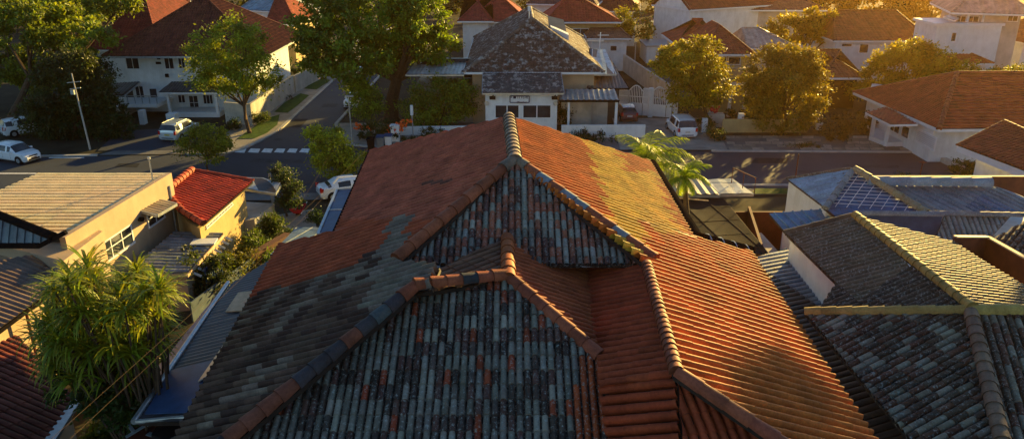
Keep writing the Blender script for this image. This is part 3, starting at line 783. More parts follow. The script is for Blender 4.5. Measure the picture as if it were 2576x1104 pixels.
tree('garden_tree', 'hazy tree behind the balcony house in the upper right', (2010,190), [(1990,75,75,40),(2060,60,55,35),(1935,95,45,25),(2080,90,40,45)], 9000, .42, (.2,.2,.02), 53, .25)
tree('garden_tree', 'wide hazy tree left of the big terracotta roof', (2275,275), [(2270,172,82,55),(2335,155,62,42),(2215,205,60,40),(2295,122,52,25),(2385,180,65,28),(2180,225,45,25)], 17000, .34, (.22,.24,.02), 54, .25)
tree('garden_tree', 'small dark round tree rising before the long white hazy house', (2275,150), [(2278,92,28,26),(2330,100,26,12)], 2200, .36, (.10,.085,.02), 55, .15)
tree('garden_tree', 'tree in the gap between the long hazy house and the white tower house', (2440,215), [(2450,165,60,20),(2500,190,40,16)], 3500, .32, (.19,.21,.02), 56, .15)
tree('garden_tree', 'green tree at the right edge behind the terracotta roof ridge', (2570,290), [(2560,200,50,28),(2510,195,40,18)], 3800, .3, (.15,.21,.02), 57, .15)
tree('garden_tree', 'bushy tree beside the yellow walled house behind the grey roof', (1560,140), [(1565,50,40,30),(1600,75,40,28),(1525,80,35,22),(1590,30,25,18)], 5000, .36, (.15,.18,.02), 58, .15)
tree('garden_tree', 'small tree against the yellow wall behind the dark grey roof', (1500,125), [(1500,72,24,24),(1515,88,20,18)], 2200, .32, (.11,.12,.02), 59, .12)
tree('garden_tree', 'hazy tree in front of the white framed windows at the top', (1880,110), [(1850,20,50,35),(1800,45,30,16),(1905,45,40,25)], 5000, .42, (.12,.12,.02), 60, .15)
# --- shrubs
bush('shrub', 'dark clipped hedge behind the low white wall', (1480,360), 70, 13, 2600, .18, (.02,.05,.012), 71)
bush('shrub', 'small round shrub at the driveway edge right of the white minivan', (2097//1, 356) if False else (1800,355), 27, 17, 1300, .17, (.05,.08,.016), 72)
bush('shrub', 'dark overgrown shrub in front of the porch of the sign board house', (1410,318), 45, 34, 3000, .2, (.03,.06,.015), 73)
bush('shrub', 'dark plants below the sign board windows', (1300,300), 60, 12, 1800, .2, (.02,.04,.014), 74)
bush('shrub', 'brown leaved shrub before the terracotta roofed white house', (2120,358), 55, 40, 3600, .2, (.06,.05,.015), 75)
bush('shrub', 'shrub beside the porch of the terracotta roofed house', (2180,330), 35, 28, 1800, .2, (.07,.08,.018), 76)
bush('shrub', 'rounded green garden shrub right of the road end', (2440,452), 45, 26, 2600, .17, (.055,.085,.015), 77)
bush('shrub', 'dark shrub under the white fascia at the right edge', (2500,455), 40, 28, 2200, .18, (.03,.055,.014), 78)
bush('shrub', 'verge planting by the cream street wall nearest the tree trunk', (652,315), 28, 17, 1300, .2, (.05,.085,.018), 79)
bush('shrub', 'clipped round shrub behind the cream street wall', (720,195), 45, 22, 2600, .3, (.03,.07,.018), 80)
bush('shrub', 'dark potted shrub by the porch steps of the white balcony house', (585,330), 18, 16, 900, .18, (.02,.05,.015), 81)
bush('shrub', 'small roadside weed patch in front of the slabs', (2030,371), 40, 5, 900, .14, (.05,.07,.015), 82)
bush('shrub', 'tiny yellow green shrub at the near kerb before the blue grey roof', (2120,458), 16, 9, 500, .14, (.08,.11,.015), 83)
bush('shrub', 'low green shrub at the near kerb behind the silver ridge pipe', (2270,452), 22, 8, 600, .14, (.06,.09,.015), 84)
bush('shrub', 'leafy garden shrubs beside the narrow grass yard', (600,690), 50, 32, 3000, .16, (.10,.12,.015), 85)
bush('shrub', 'bright green bed in the yard between the houses', (655,668), 45, 22, 2400, .15, (.07,.14,.02), 86)
bush('shrub', 'dark green shrub next to the corrugated grey lean-to', (500,745), 78, 62, 8000, .18, (.05,.085,.018), 87)
bush('shrub', 'young leafy shrub in the bottom left corner under the wires', (255,1130), 46, 34, 1500, .2, (.06,.12,.02), 88)
bush('shrub', 'dark foliage in the deep gap at the bottom left', (330,960), 60, 60, 4200, .22, (.02,.04,.012), 89)
bush('shrub', 'small shrub standing in the gap by the dark house gutter', (822,590), 20, 14, 900, .14, (.09,.13,.02), 90)
bush('shrub', 'green hedge strip behind the parked white car at the gutter', (790,560), 26, 11, 900, .14, (.04,.09,.015), 91)
# woods at the top as one mass
wd = bpy.data.objects.new('woodland', None)
C.objects.link(wd); W0[wd.as_pointer()] = V(0,0,0); bpy.data.objects.remove(wd)
def wood(name, label, x0, x1, Y, h, n, col, seed):
    rg_ = np.random.default_rng(seed); t = thing(name, label, 'woodland', (0,0,0)); lob = []
    rnd = random.Random(seed)
    px = x0
    while px < x1:
        Yk = Y+rnd.uniform(-8,14); p = atY(px, 0, Yk); r = rnd.uniform(4,7); hh = h*rnd.uniform(.8,1.15)
        lob.append(((p.x, Yk, hh-r*.7), r, r, r*.8)); lob.append(((p.x+rnd.uniform(-3,3), Yk, hh*.4), r*1.1, r, hh*.42)); px += rnd.uniform(40,70)
    ob, _ = foliage('trees', t, lob, n, .75, col, seed, clump=1.6, shell=.5)
    C.objects.unlink(t); ob.parent = None; W0.pop(t.as_pointer(), None); bpy.data.objects.remove(t)
    ob.name = name; tag(ob, label, 'woodland', kind='stuff'); return ob
wood('woodland', 'hazy belt of trees along the top right of the photo', 1950, 2420, 150, 11, 26000, (.11,.10,.02), 101)
wood('woodland', 'dark far trees along the very top beyond the red roofs', 1100, 1950, 175, 10, 22000, (.06,.075,.018), 102)
wood('woodland', 'distant dark trees at the far top left', -250, 760, 150, 10.5, 22000, (.05,.07,.018), 103)
# --- palm behind the house corner
def frond(m, o, ang, el, Ln, col, rnd, nl=34):
    """arching rachis with two rows of drooping leaflets"""
    h = Vector((math.cos(ang), math.sin(ang), 0)); pts = []; p = Vector(o); a = el
    for k in range(11):
        pts.append(p.copy()); p = p+(h*math.cos(a)+V(0,0,math.sin(a)))*(Ln/10); a -= .17
    m.tube(pts, [.035*(1-k/12) for k in range(11)], 4, (col[0]*1.2, col[1], col[2]))
    sd = h.cross(V(0,0,1))
    for k in range(nl):
        t = (k+1)/nl*9.6; i = min(9, int(t)); q = pts[i].lerp(pts[i+1], t-i); d = (pts[i+1]-pts[i]).normalized()
        ll = Ln*.30*math.sin(math.pi*min(1, .22+.78*k/nl))+.1
        for s in (-1, 1):
            e = (sd*s*.85+d*.75+V(0,0,-.28+rnd.uniform(-.12,.12))).normalized(); wv = d*.022
            tip = q+e*ll+V(0,0,-ll*.22); md = q+e*ll*.5+V(0,0,.02); kk = rnd.uniform(.75,1.3); c = tuple(x*kk for x in col)
            m.add([q-wv, q+wv, md+wv*1.1, tip, md-wv*1.1], [(0,1,2,4),(4,2,3)], c)
def palm(label, base, crown, Ln, n, seed, col):
    b = at(*base, 0) if not isinstance(base, Vector) else base; c = atY(crown[0], crown[1], b.y); t = thing('palm_tree', label, 'palm', tuple(b)); rnd = random.Random(seed)
    m = MB(); m.tube([b, b.lerp(c,.5)+V(.15,0,0), c], [.22,.17,.14], 8); m.build('trunk', M['bark'], t, smooth=True)
    m = MB()
    for k in range(n):
        frond(m, c, k*2.4+rnd.uniform(-.2,.2), rnd.uniform(0,1.0) if k > 3 else 1.15, Ln*rnd.uniform(.8,1.1), col, rnd)
    m.build('crown', M['blade'], t)
palm('sunlit green palm behind the far right corner of the big terracotta roof', V(8.0,43.5,0), (1625,396), 3.0, 20, 5, (.22,.30,.02))
palm('smaller low palm to the right of the larger palm by the grey shed roof', V(10.2,42.0,0), (1722,446), 1.8, 13, 6, (.22,.32,.02))
# --- tall clump of strap leaves at left
def rosette(m, o, n, Ln, col, rnd, up=.55):
    for k in range(n):
        a = rnd.uniform(0, 6.283); h = Vector((math.cos(a), math.sin(a), 0)); el = rnd.uniform(-.1, 1.35); L0 = Ln*rnd.uniform(.6,1.15)
        p = Vector(o); pts = []; 
        for j in range(5):
            pts.append(p.copy()); p = p+(h*math.cos(el)+V(0,0,math.sin(el)))*(L0/4); el -= rnd.uniform(.28,.5)
        sd = h.cross(V(0,0,1)); kk = rnd.uniform(.6,1.35); c = (col[0]*kk*rnd.uniform(.8,1.3), col[1]*kk, col[2]*kk)
        wd = [.014,.032,.032,.02,.003]; vs = []
        for j, q in enumerate(pts): vs += [q-sd*wd[j]*1.15, q+sd*wd[j]*1.15]
        m.add(vs, [(2*j,2*j+1,2*j+3,2*j+2) for j in range(4)], c)
def strap_clump(label, base, spots, n, Ln, col, seed):
    b = base; t = thing('strap_leaf_plant', label, 'plant', tuple(b)); rnd = random.Random(seed); m = MB(); s = MB()
    for px, py, dy in spots:
        c = atY(px, py, b.y+dy); rosette(m, c, n, Ln, col, rnd)
        foot = Vector((b.x+rnd.uniform(-.5,.5), b.y+rnd.uniform(-.4,.4), 0))
        s.tube([foot, foot.lerp(c, .6)+V(0,0,.4), c], [.06,.045,.03], 5)
    m.build('foliage', M['blade'], t); s.build('stem', M['bark'], t, smooth=True)
rnd = random.Random(8); sp = []
for cx, cy, rx, ry, k in ((190,730,65,68,24),(355,735,70,60,24),(270,835,150,72,46),(250,920,110,62,22),(150,860,55,55,9)):
    for _ in range(k):
        a = rnd.uniform(0,6.28); r = rnd.random()**.5; sp.append((cx+math.cos(a)*r*rx, cy+math.sin(a)*r*ry, rnd.uniform(-1.8,1.8)))
strap_clump('tall bushy plant with long yellow green strap leaves before the tan house wall', V(-12.2,22.3,0), sp, 34, 1.1, (.21,.26,.018), 9)
rnd = random.Random(4)
strap_clump('small dark palm like plant in front of the sign board window', at(1268,298), [(1268,266,0),(1275,262,.3),(1260,264,-.3)], 26, 1.1, (.04,.08,.02), 14)
strap_clump('spiky yellow garden plant among orange flowers at the corner bed', at(945,345), [(942,318,0),(948,322,.2),(975,322,.4),(935,325,0)], 22, 1.2, (.20,.17,.02), 15)
strap_clump('spiky plant on the verge beside the cream street wall', at(728,252), [(728,246,0)], 24, 1.0, (.06,.08,.03), 16)
strap_clump('pale variegated plant behind the blue grey fence', at(596,588), [(594,572,0),(600,568,.3),(588,576,0)], 20, .55, (.16,.22,.10), 17)
bush('flower_bed', 'dark green bed at the corner dotted with orange flowers', (965,352), 65, 22, 3600, .2, (.03,.06,.014), 92, cat='flower bed')
fb_ = [o for o in C.objects if o.name.startswith('flower_bed')][0]; fm = MB(); rnd = random.Random(2)
for k in range(90):
    px, py = rnd.choice([(905,318),(920,322),(1010,312),(1000,322),(990,318),(1022,308),(985,330)]); p = atY(px+rnd.uniform(-14,14), py+rnd.uniform(-7,7), W0[fb_.as_pointer()].y-rnd.uniform(.2,1.0))
    for j in range(3):
        a = Vector((rnd.uniform(-1,1),rnd.uniform(-1,1),rnd.uniform(-1,1))).normalized()*.1; b_ = a.cross(Vector((rnd.uniform(-1,1),1,rnd.uniform(-1,1)))).normalized()*.09
        fm.quad(p-a-b_, p+a-b_, p+a+b_, p-a+b_)
fm.build('blossom', M['flower'], fb_)

# unseen tree, added and shaped to shade the lower right of the near roof
t_ = thing('added_shade_caster', 'unseen tall flat crowned tree added to shade the lower right roof slope', 'tree', (48.6,68.2,0))
foliage('crown', t_, [((48.6,68.2,19.8),6.6,6.6,1.5)], 12000, .5, OLIVE, 63, clump=1.0, shell=.1)
trunk(t_, V(48.6,68.2,0), [V(48.6+math.cos(k)*3.5,68.2+math.sin(k)*3.5,19.6) for k in range(6)], .4, 3, .86)

tree('shrub', 'dark leaves at the foot of the strap leaf plant', V(-12.0,22.4,0), [(270,960,125,95,0),(200,900,90,70,.5),(330,1010,80,70,-.5)], 9000, .22, (.03,.065,.012), 93, .05, trk=False, cat='shrub', clump=.5, shell=.2)

bush('shrub', 'leafy shrubs crowding the fence end below the red hut', (640,652), 42, 34, 3600, .17, (.06,.11,.015), 94)
bush('shrub', 'small green tree like shrub by the low shelter wall', (680,606), 34, 34, 3000, .16, (.05,.09,.015), 95)
bush('shrub', 'yellow green shrub in the middle of the narrow yard', (590,705), 44, 26, 3000, .16, (.14,.18,.015), 96)
bush('shrub', 'dark shrub row along the dark side roof of the nearest house', (700,600), 30, 18, 1600, .16, (.04,.08,.015), 97)
bush('shrub', 'flowering bush in front of the low white street corner wall', (1080,356), 60, 14, 2200, .18, (.05,.08,.02), 98)
bush('shrub', 'green shrub beside the white gate pier and the minivan', (1770,330), 24, 20, 1400, .2, (.05,.09,.018), 99)
bush('shrub', 'dark shrubs behind the yellow garden wall', (1900,318), 70, 22, 4200, .24, (.04,.06,.014), 100)
# ================================================================ VEHICLES
def car(name, label, a, b=None, kind='hatch', paint='car', plate='plate_w', head=None, L=4.2, W=1.8, H=1.5, cat='car', rails=False):
    """a: ground point (world) of the centre; head: heading angle"""
    t = thing(name, label, cat, (a.x, a.y, .03), head)
    if kind == 'hatch':   # x, belt z, half width belt, roof z, half width roof
        ST_ = [(-.5,.55,.80,.55,.78),(-.49,.80,.90,.80,.84),(-.465,.96,.93,1.02,.86),(-.36,1.0,.97,.965*H,.70),(-.22,.99,1,H,.74),(0,.97,1,H*1.0,.76),(.12,.95,1,.96*H,.74),(.27,.93,.98,.95,.78),(.40,.84,.93,.86,.74),(.475,.68,.82,.70,.66),(.5,.5,.70,.5,.6)]
    elif kind == 'van':
        ST_ = [(-.5,.5,.82,.5,.8),(-.495,.85,.93,.9,.86),(-.485,1.05,.95,1.1,.88),(-.43,1.07,.98,H*.97,.78),(-.3,1.06,1,H,.80),(0,1.04,1,H,.80),(.14,1.02,1,.97*H,.78),(.32,1.0,.98,1.03,.80),(.42,.9,.94,.92,.76),(.48,.72,.84,.74,.7),(.5,.5,.72,.5,.62)]
    else:
        ST_ = [(-.5,.5,.76,.5,.74),(-.49,.82,.88,.84,.78),(-.45,.95,.92,.99,.82),(-.36,.97,.96,1.0,.80),(-.2,.97,1,H*.96,.70),(-.05,.96,1,H,.74),(.1,.95,1,.97*H,.73),(.26,.92,.98,.95,.78),(.4,.84,.93,.86,.74),(.475,.68,.82,.70,.66),(.5,.5,.70,.5,.6)]
    hw = W/2; secs = []
    # refine stations
    rs = []
    for i in range(len(ST_)-1):
        for k in range(3):
            q = k/3; rs.append(tuple(ST_[i][j]*(1-q)+ST_[i+1][j]*q for j in range(5)))
    rs.append(ST_[-1])
    for x, zb, wb, zr, wr in rs:
        wb *= hw; wr *= hw; cab = zr-zb > .12; z0 = .24 if abs(x) < .47 else .34
        s = [(wb*.90, z0), (wb*.985, z0+.12), (wb, z0+.34), (wb*.985, zb-.03), (wb*.955, zb+.01)]
        if cab: s += [(wr+(wb*.955-wr)*.5, (zb+zr)/2), (wr*1.02, zr-.10), (wr*.93, zr-.02), (wr*.55, zr+.015), (0, zr+.025)]
        else: s += [(wb*.93, zb+.02), (wb*.9, zb+.03), (wb*.8, zb+(zr-zb)*.5+.035), (wb*.45, zr+.045), (0, zr+.05)]
        secs.append((x*L, s, cab))
    body, glass = MB(), MB(); n = 10
    for i in range(len(secs)-1):
        x0, s0, c0 = secs[i]; x1, s1, c1 = secs[i+1]; q0, q1 = rs[i], rs[i+1]
        h0, h1 = q0[3]-q0[1], q1[3]-q1[1]; u = (q0[0]+q1[0])/2
        for sg in (-1, 1):
            for k in range(n-1):
                f = [(x0, s0[k][0]*sg, s0[k][1]), (x1, s1[k][0]*sg, s1[k][1]), (x1, s1[k+1][0]*sg, s1[k+1][1]), (x0, s0[k+1][0]*sg, s0[k+1][1])]
                if sg < 0: f = f[::-1]
                g = False
                if k in (4,5) and min(h0,h1) > .28:
                    pil = any(abs(u-p) < .013 for p in ((-.20,.03) if kind != 'van' else (-.25,-.02)))
                    g = not pil
                if k >= 6 and abs(h1-h0) > .045 and max(h0,h1) > .12 and (u > .1 or u < -.3): g = k >= 7 or True
                if k in (4,5) and abs(h1-h0) > .045 and max(h0,h1) > .15: g = False
                (glass if g else body).add(f, [(3,2,1,0)])
    for e in (0, -1):
        x, s, c = secs[e]; pts = [(x, y, z) for y, z in s]+[(x, -y, z) for y, z in s[::-1][1:]]
        body.add(pts, [tuple(range(len(pts)))])
    body.box((0,0,.27), (L*.92, W*.84, .1))
    B = body.build('body', M[paint], t, smooth=True, local=True, sharp=48)
    glass.build('window', M['glass'], t, smooth=True, local=True)
    r = .32
    for sx_ in (-.31, .315):
        for sg in (-1, 1):
            m = MB(); y = sg*(hw-.09)
            m.tube([(sx_*L, y-sg*.13, r), (sx_*L, y+sg*.085, r)], r, 18); w_ = m.build('wheel', M['tyre'], t, local=True)
            m = MB(); m.tube([(sx_*L, y+sg*.06, r), (sx_*L, y+sg*.098, r)], r*.60, 14)
            for k in range(5):
                aa = k*1.2566; m.beam((sx_*L, y+sg*.1, r), (sx_*L+math.cos(aa)*r*.58, y+sg*.1, r+math.sin(aa)*r*.58), .05, .03)
            m.build('rim', M['silver'], w_, local=True)
            m = MB(); m.tube([(sx_*L, y-sg*.14, r+.02), (sx_*L, sg*(hw+.004), r+.02)], r*1.16, 20); m.build('wheel_arch', M['dark'], t, local=True)
    for sg in (-1, 1):
        m = MB(); m.prism([(-L*.487, sg*hw*.90, .74), (-L*.455, sg*hw*.955, .74), (-L*.44, sg*hw*.955, 1.02), (-L*.47, sg*hw*.87, 1.02)], V(-.03, sg*.025, 0)); m.prism([(-L*.492, sg*hw*.70, .76), (-L*.487, sg*hw*.9, .76), (-L*.475, sg*hw*.88, 1.0), (-L*.48, sg*hw*.72, 1.0)], V(-.035,0,0)); m.box((-L*.487, sg*hw*.83, .90), (.12,hw*.2,.34)); m.build('tail_light', M['lamp_red'], t, local=True)
        m = MB(); m.prism([(L*.48, sg*hw*.5, .62), (L*.43, sg*hw*.88, .64), (L*.40, sg*hw*.9, .82), (L*.455, sg*hw*.58, .76)], V(.035, sg*.01, .02)); m.build('headlight', M['lamp_clear'], t, local=True)
        m = MB(); m.box((L*.17, sg*(hw+.06), 1.0), (.12,.2,.13)); m.build('wing_mirror', M[paint], t, local=True)
        m = MB(); m.box((L*.03, sg*(hw+.0), .86), (.16,.03,.03)); m.box((-L*.16, sg*(hw+.0), .87), (.16,.03,.03)); m.build('door_handle', M[paint], t, local=True)
        m = MB(); m = Multi(); m.beam((-L*.085, sg*(hw*1.001), .42), (-L*.085, sg*(hw*.985), .93), .012, .008); m.beam((L*.13, sg*(hw*1.001), .42), (L*.13, sg*(hw*.985), .92), .012, .008); m.build('door_seam', M['dark'], t, local=True)
        if rails: m = MB(); m.tube([(-L*.38, sg*hw*.74, H-.02), (-L*.36, sg*hw*.74, H+.05), (L*.06, sg*hw*.72, H+.05), (L*.08, sg*hw*.72, H-.02)], .02, 6); m.build('roof_rail', M['silver'], t, local=True)
    m = MB(); m.box((-L*.5-.012, 0, .72), (.02,.5,.13)); p = m.build('number_plate', M[plate], t, local=True)
    m = MB()
    for k in range(6): m.box((-L*.5-.024, -.18+k*.072, .72), (.006,.04,.07))
    m.build('plate_lettering', M['ink'], p, local=True)
    m = MB(); m.box((L*.5, 0, .5), (.02,.48,.11)); m.build('number_plate', M['ink' if kind == 'hatch' else plate], t, local=True)
    m = MB(); m.box((L*.492, 0, .66), (.04,.75,.10)); m.box((L*.497, 0, .38), (.04,1.0,.14)); m.build('grille', M['dark'], t, local=True)
    m = MB(); m.box((-L*.497, 0, .42), (.05,1.15,.07)); m.build('bumper_trim', M['dark'], t, local=True)
    return t
def hd(a, b): return math.atan2(b.y-a.y, b.x-a.x)
def cpx(rear, front, side=0, W=1.8):
    """centre from rear-centre and front-centre ground pixels"""
    a, b = at(*rear), at(*front); return (a+b)/2, hd(a, b), (b-a).length
p0, p1 = at(-22,404), at(64,417); h_ = hd(p0, p1); mid = (p0+p1)/2+Vector((-math.sin(h_), math.cos(h_), 0))*.82
car('parked_car', 'white hatchback on the road at the left edge seen from its front right side', mid, head=h_, L=4.3, W=1.8, H=1.52, kind='hatch')
r_ = at(424,360); car('parked_car', 'silver people carrier with a yellow number plate on the dark driveway', r_+Vector((math.cos(1.42), math.sin(1.42),0))*2.15, head=1.42, kind='van', paint='silvercar', plate='plate_y', L=4.4, W=1.85, H=1.62, rails=True)
r_ = at(8,347); car('parked_car', 'white car half hidden by the dark trees at the left edge', r_+V(1.4,1.6,0), head=.8, kind='van', L=4.3, H=1.62)
r_ = at(1728,352); car('parked_car', 'white minivan parked on the concrete drive in front of the white gates', r_+Vector((math.cos(1.64), math.sin(1.64),0))*2.3, head=1.64, kind='van', L=4.8, W=1.98, H=1.76, rails=True)
r_ = at(1583,311); car('parked_car', 'dark maroon hatchback under the carport beside the white gates', r_+Vector((math.cos(1.6), math.sin(1.6),0))*2.0, head=1.6, kind='hatch', paint='redcar', L=4.2, W=1.78, H=1.52)
r_ = at(868,277); car('parked_car', 'white car on the side street half hidden behind the corner trees', r_+V(.9,2.1,0), head=-1.75, kind='hatch', L=4.3)
r_ = at(905,183); car('parked_car', 'tiny pale car far up the side street under the huge tree', r_+V(.9,0,0), head=-1.7, kind='sedan', L=4.3)
r_ = at(800,512); car('parked_car', 'white car with red tail light parked beside the dark gutter of the nearest house', r_+Vector((math.cos(.45), math.sin(.45),0))*2.0+V(.1,.9,0), head=.45, kind='sedan', L=4.5, H=1.45)
r_ = at(1300,330); car('parked_car', 'pale car whose roof shows just above the near house ridge', r_+V(0,1.3,0), head=.05, kind='sedan', paint='silvercar', L=4.6)
# ================================================================ HOUSES
TC = (.30,.085,.045)
class House:
    def __init__(s, label, FL, FR, ze, dp, rise, ridge='y', h0=None, h1=None, col=TC, mat='farclay', wall='plaster', over=.6, w=.3, c=.42, A=.055, L=.03, prof='roll4', name='house', fascia='white', rcol=None, var=.15, base=0, capr=.14, front=None):
        FL = at(*FL, ze) if not isinstance(FL, Vector) else FL; FR = at(*FR, ze) if not isinstance(FR, Vector) else FR
        s.x = Vector((FR.x-FL.x, FR.y-FL.y, 0)); s.W = s.x.length; s.x.normalize(); s.y = Vector((-s.x.y, s.x.x, 0)); s.o = Vector((FL.x, FL.y, 0)); s.ze = ze; s.dp = dp
        W, D = s.W, dp; P = s.pt; over = min(over, W*.2, D*.2); s.over = over
        s.t = thing(name, label, 'house', tuple(P(W/2, D/2, 0)))
        h0 = (W/2 if ridge == 'y' else D/2) if h0 is None else h0; h1 = (W/2 if ridge == 'y' else D/2) if h1 is None else h1
        zr = ze+rise; a, b, c_, d = P(0,0,ze), P(W,0,ze), P(W,D,ze), P(0,D,ze)
        if ridge == 'y': r0, r1 = P(W/2,h0,zr), P(W/2,D-h1,zr); F = [([a,b,r0], -s.y, h0), ([b,c_,r1,r0], s.x, 1), ([c_,d,r1], s.y, h1), ([d,a,r0,r1], -s.x, 1)]; hips = [(r0,a),(r0,b),(r1,c_),(r1,d)]
        else: r0, r1 = P(h0,D/2,zr), P(W-h1,D/2,zr); F = [([a,b,r1,r0], -s.y, 1), ([b,c_,r1], s.x, h1), ([c_,d,r0,r1], s.y, 1), ([d,a,r0], -s.x, h0)]; hips = [(r0,a),(r1,b),(r1,c_),(r0,d)]
        m = MB(); wm = MB()
        for pts, dn, hh in F:
            if hh > .01:
                n = (pts[1]-pts[0]).cross(pts[2]-pts[0]).normalized(); n = -n if n.z < 0 else n
                dd = dn-n*dn.dot(n); patch(m, pts, dd, w, c, A, L, prof, jitc(col, var))
            else: wm.prism([p-(dn*over*.98) for p in pts], -dn*.15)
        s.roof = m.build('roof', M[mat], s.t, smooth=True)
        cp = Multi(); rc = rcol or tuple(x*.85 for x in col)
        caps(cp, r0, r1, capr, .5, jitc(rc, .12)) if (r1-r0).length > .3 else None
        for p, q in hips: caps(cp, p, q, capr, .5, jitc(rc, .12))
        cp.build('ridge_cap', M[mat], s.t, smooth=True)
        g = Multi(); e = .02
        for p, q, n in ((a,b,-s.y),(b,c_,s.x),(c_,d,s.y),(d,a,-s.x)): g.beam(p+n*.06-V(0,0,.10), q+n*.06-V(0,0,.10), .1, .2)
        g.build('gutter', M[fascia], s.t)
        wm.foot([P(over,over,0)[:2], P(W-over,over,0)[:2], P(W-over,D-over,0)[:2], P(over,D-over,0)[:2]], base, ze-.02)
        s.wall = wm.build('wall', M[wall], s.t)
        s.front = Wall(P(over,over,0), P(W-over,over,0)); s.left = Wall(P(over,over,0), P(over,D-over,0)); s.right = Wall(P(W-over,over,0), P(W-over,D-over,0))
    def pt(s, u, v, z): return s.o+s.x*u+s.y*v+Vector((0,0,z))
    def box(s, name, u0, u1, v0, v1, z0, z1, mat='plaster', col=(.3,.3,.3)):
        m = MB(); m.foot([s.pt(u0,v0,0)[:2], s.pt(u1,v0,0)[:2], s.pt(u1,v1,0)[:2], s.pt(u0,v1,0)[:2]], z0, z1, col); return m.build(name, M[mat], s.t)
def proof(parent, pts, dn, name='porch_roof', col=(.1,.1,.1), mat='sheet', w=.3, c=3, A=.04, L=.01, prof='wave4', edge='white', var=.12, under=None):
    m = MB(); patch(m, pts, dn, w, c, A, L, prof, jitc(col, var)); o = m.build(name, M[mat], parent, smooth=True)
    g = Multi(); n = len(pts)
    for i in range(n): g.beam(pts[i]-V(0,0,.09), pts[(i+1) % n]-V(0,0,.09), .09, .16)
    g.build('fascia', M[edge], o); return o
def posts(parent, ps, z1, r=.1, name='post', mat='white', z0=0):
    for p in ps: m = MB(); m.box((p.x, p.y, (z0+z1)/2), (r*2, r*2, z1-z0)); m.build(name, M[mat], parent)
# ---- white two-storey house, upper left
A_ = House('white two storey house with big brown hipped roof, balcony and porch at upper left', (256,142), (668,142), 6.1, 16, 5.3, 'y', 7.5, 7.5, col=(.135,.062,.045), w=.3, c=.42, A=.07, fascia='silver', over=1.7)
for q in ((314,144,353,173),(411,144,440,173),(446,144,468,172),(560,150,590,178)): A_.front.win(A_.t, *q, nx=2, ny=1)
m = MB(); fr = A_.front
for q in ((395,144,404,150),(392,156,406,162)):
    a, b = fr.hit(q[0],q[1],.02), fr.hit(q[2],q[3],.02); m.prism([a, (b.x,b.y,a.z), b, (a.x,a.y,b.z)], fr.n*.06)
m.build('vent', M['dark'], A_.t)
m = MB(); a = fr.hit(421,190,.05); m.box(a, (.3,.35,.35)); m.build('wall_lamp', M['dark'], A_.t)
m = MB(); a = A_.pt(0,0,0); b1, b2 = atY(380,110,A_.pt(0,2.2,0).y), atY(470,110,A_.pt(0,2.2,0).y); m.prism([b1, b2, b2+V(0,.5,.32), b1+V(0,.5,.32)], V(0,-.06,.16)); m.build('roof_flashing', M['white'], A_.t)
m = MB(); b1 = atY(415,60,A_.pt(0,4.4,0).y); m.prism([b1, b1+V(.9,0,0), b1+V(1.1,.6,.45), b1+V(.2,.6,.45)], V(0,-.1,.12)); m.build('skylight', M['glass'], A_.t)
Y0 = A_.pt(0,A_.over,0).y
def AF(px, py, dy=0): return atY(px, py, Y0-dy)
m = MB(); q = [AF(398,233,2.6), AF(553,233,2.6), AF(535,206,.02), AF(432,206,.02)]
proof(A_.t, q, V(0,-1,-.2), 'porch_roof', (.075,.085,.09))
bx = MB(); p0, p1 = AF(268,265,3.2), AF(395,265,3.2); bx.foot([(p0.x,p0.y),(p1.x,p1.y),(p1.x+.3,Y0),(p0.x-.3,Y0)], p0.z-.25, p0.z+.12); bx.build('balcony_floor', M['white'], A_.t)
zb = p0.z+.12
m = MB(); 
for i in range(8): 
    t = i/7; p = p0.lerp(p1, t); m.box((p.x, p.y+.1, zb+.4), (.06,.06,.8))
m.beam((p0.x,p0.y+.1,zb+.8), (p1.x,p1.y+.1,zb+.8), .08,.08); m.build('balcony_railing', M['silver'], A_.t)
z_ = AF(300,235,3).z
proof(A_.t, [AF(246,241,3.4), AF(310,241,3.4), AF(352,206,.4), AF(292,212,.4)], V(0,-1,-.25), 'awning', (.13,.15,.16), edge='silver')
posts(A_.t, [AF(268,262,3.1), AF(318,258,3.1)], AF(300,238,3.2).z, .05, z0=zb)
fr2 = Wall((p0.x, Y0, 0), (p1.x, Y0, 0))
for q, nx in (((338,216,368,262),2), ((374,222,400,256),1)): fr.win(A_.t, *q, nx=nx, name='balcony_door')
for q, nx, ny, nm in (((473,240,503,277),2,2,'front_door'), ((509,238,538,261),3,1,'window'), ((446,238,468,258),2,1,'window')): fr.win(A_.t, *q, nx=nx, ny=ny, name=nm)
posts(A_.t, [AF(428,278,2.3), AF(548,280,2.3)], AF(430,236,2.4).z, .13)
m = MB(); p0, p1 = AF(430,286,2.6), AF(552,286,2.6); m.foot([(p0.x,p0.y),(p1.x,p1.y),(p1.x,Y0),(p0.x,Y0)], 0, .5); m.build('porch_step', M['white'], A_.t)
m = MB(); p0, p1 = AF(292,300,2.2), AF(320,300,2.2); m.foot([(p0.x,p0.y),(p1.x,p1.y),(p1.x,Y0),(p0.x,Y0)], 0, zb-.4); m.build('pier', M['pale'], A_.t)
m = Multi(); p = at(362,312); m.box((p.x,p.y,.7), (.5,.7,1.4)); p = at(432,318); m.box((p.x,p.y+.5,.6), (.9,.9,1.2)); m.build('gate_pier', M['white'], A_.t)
# right wing with tiled roof, lit from the right
zr = 5.0; Yw = Y0+3
q = [atY(575,52,Yw+3.5), atY(645,42,Yw+4.5), atY(703,77,Yw+2), atY(655,100,Yw-1.5), atY(600,100,Yw-1)]
B_ = House('house with a small hipped terracotta roof behind the right end of the big brown roof', (640,100), (706,78), 5.4, 10, 2.6, 'y', 4, 4, col=(.22,.08,.05), over=.5)
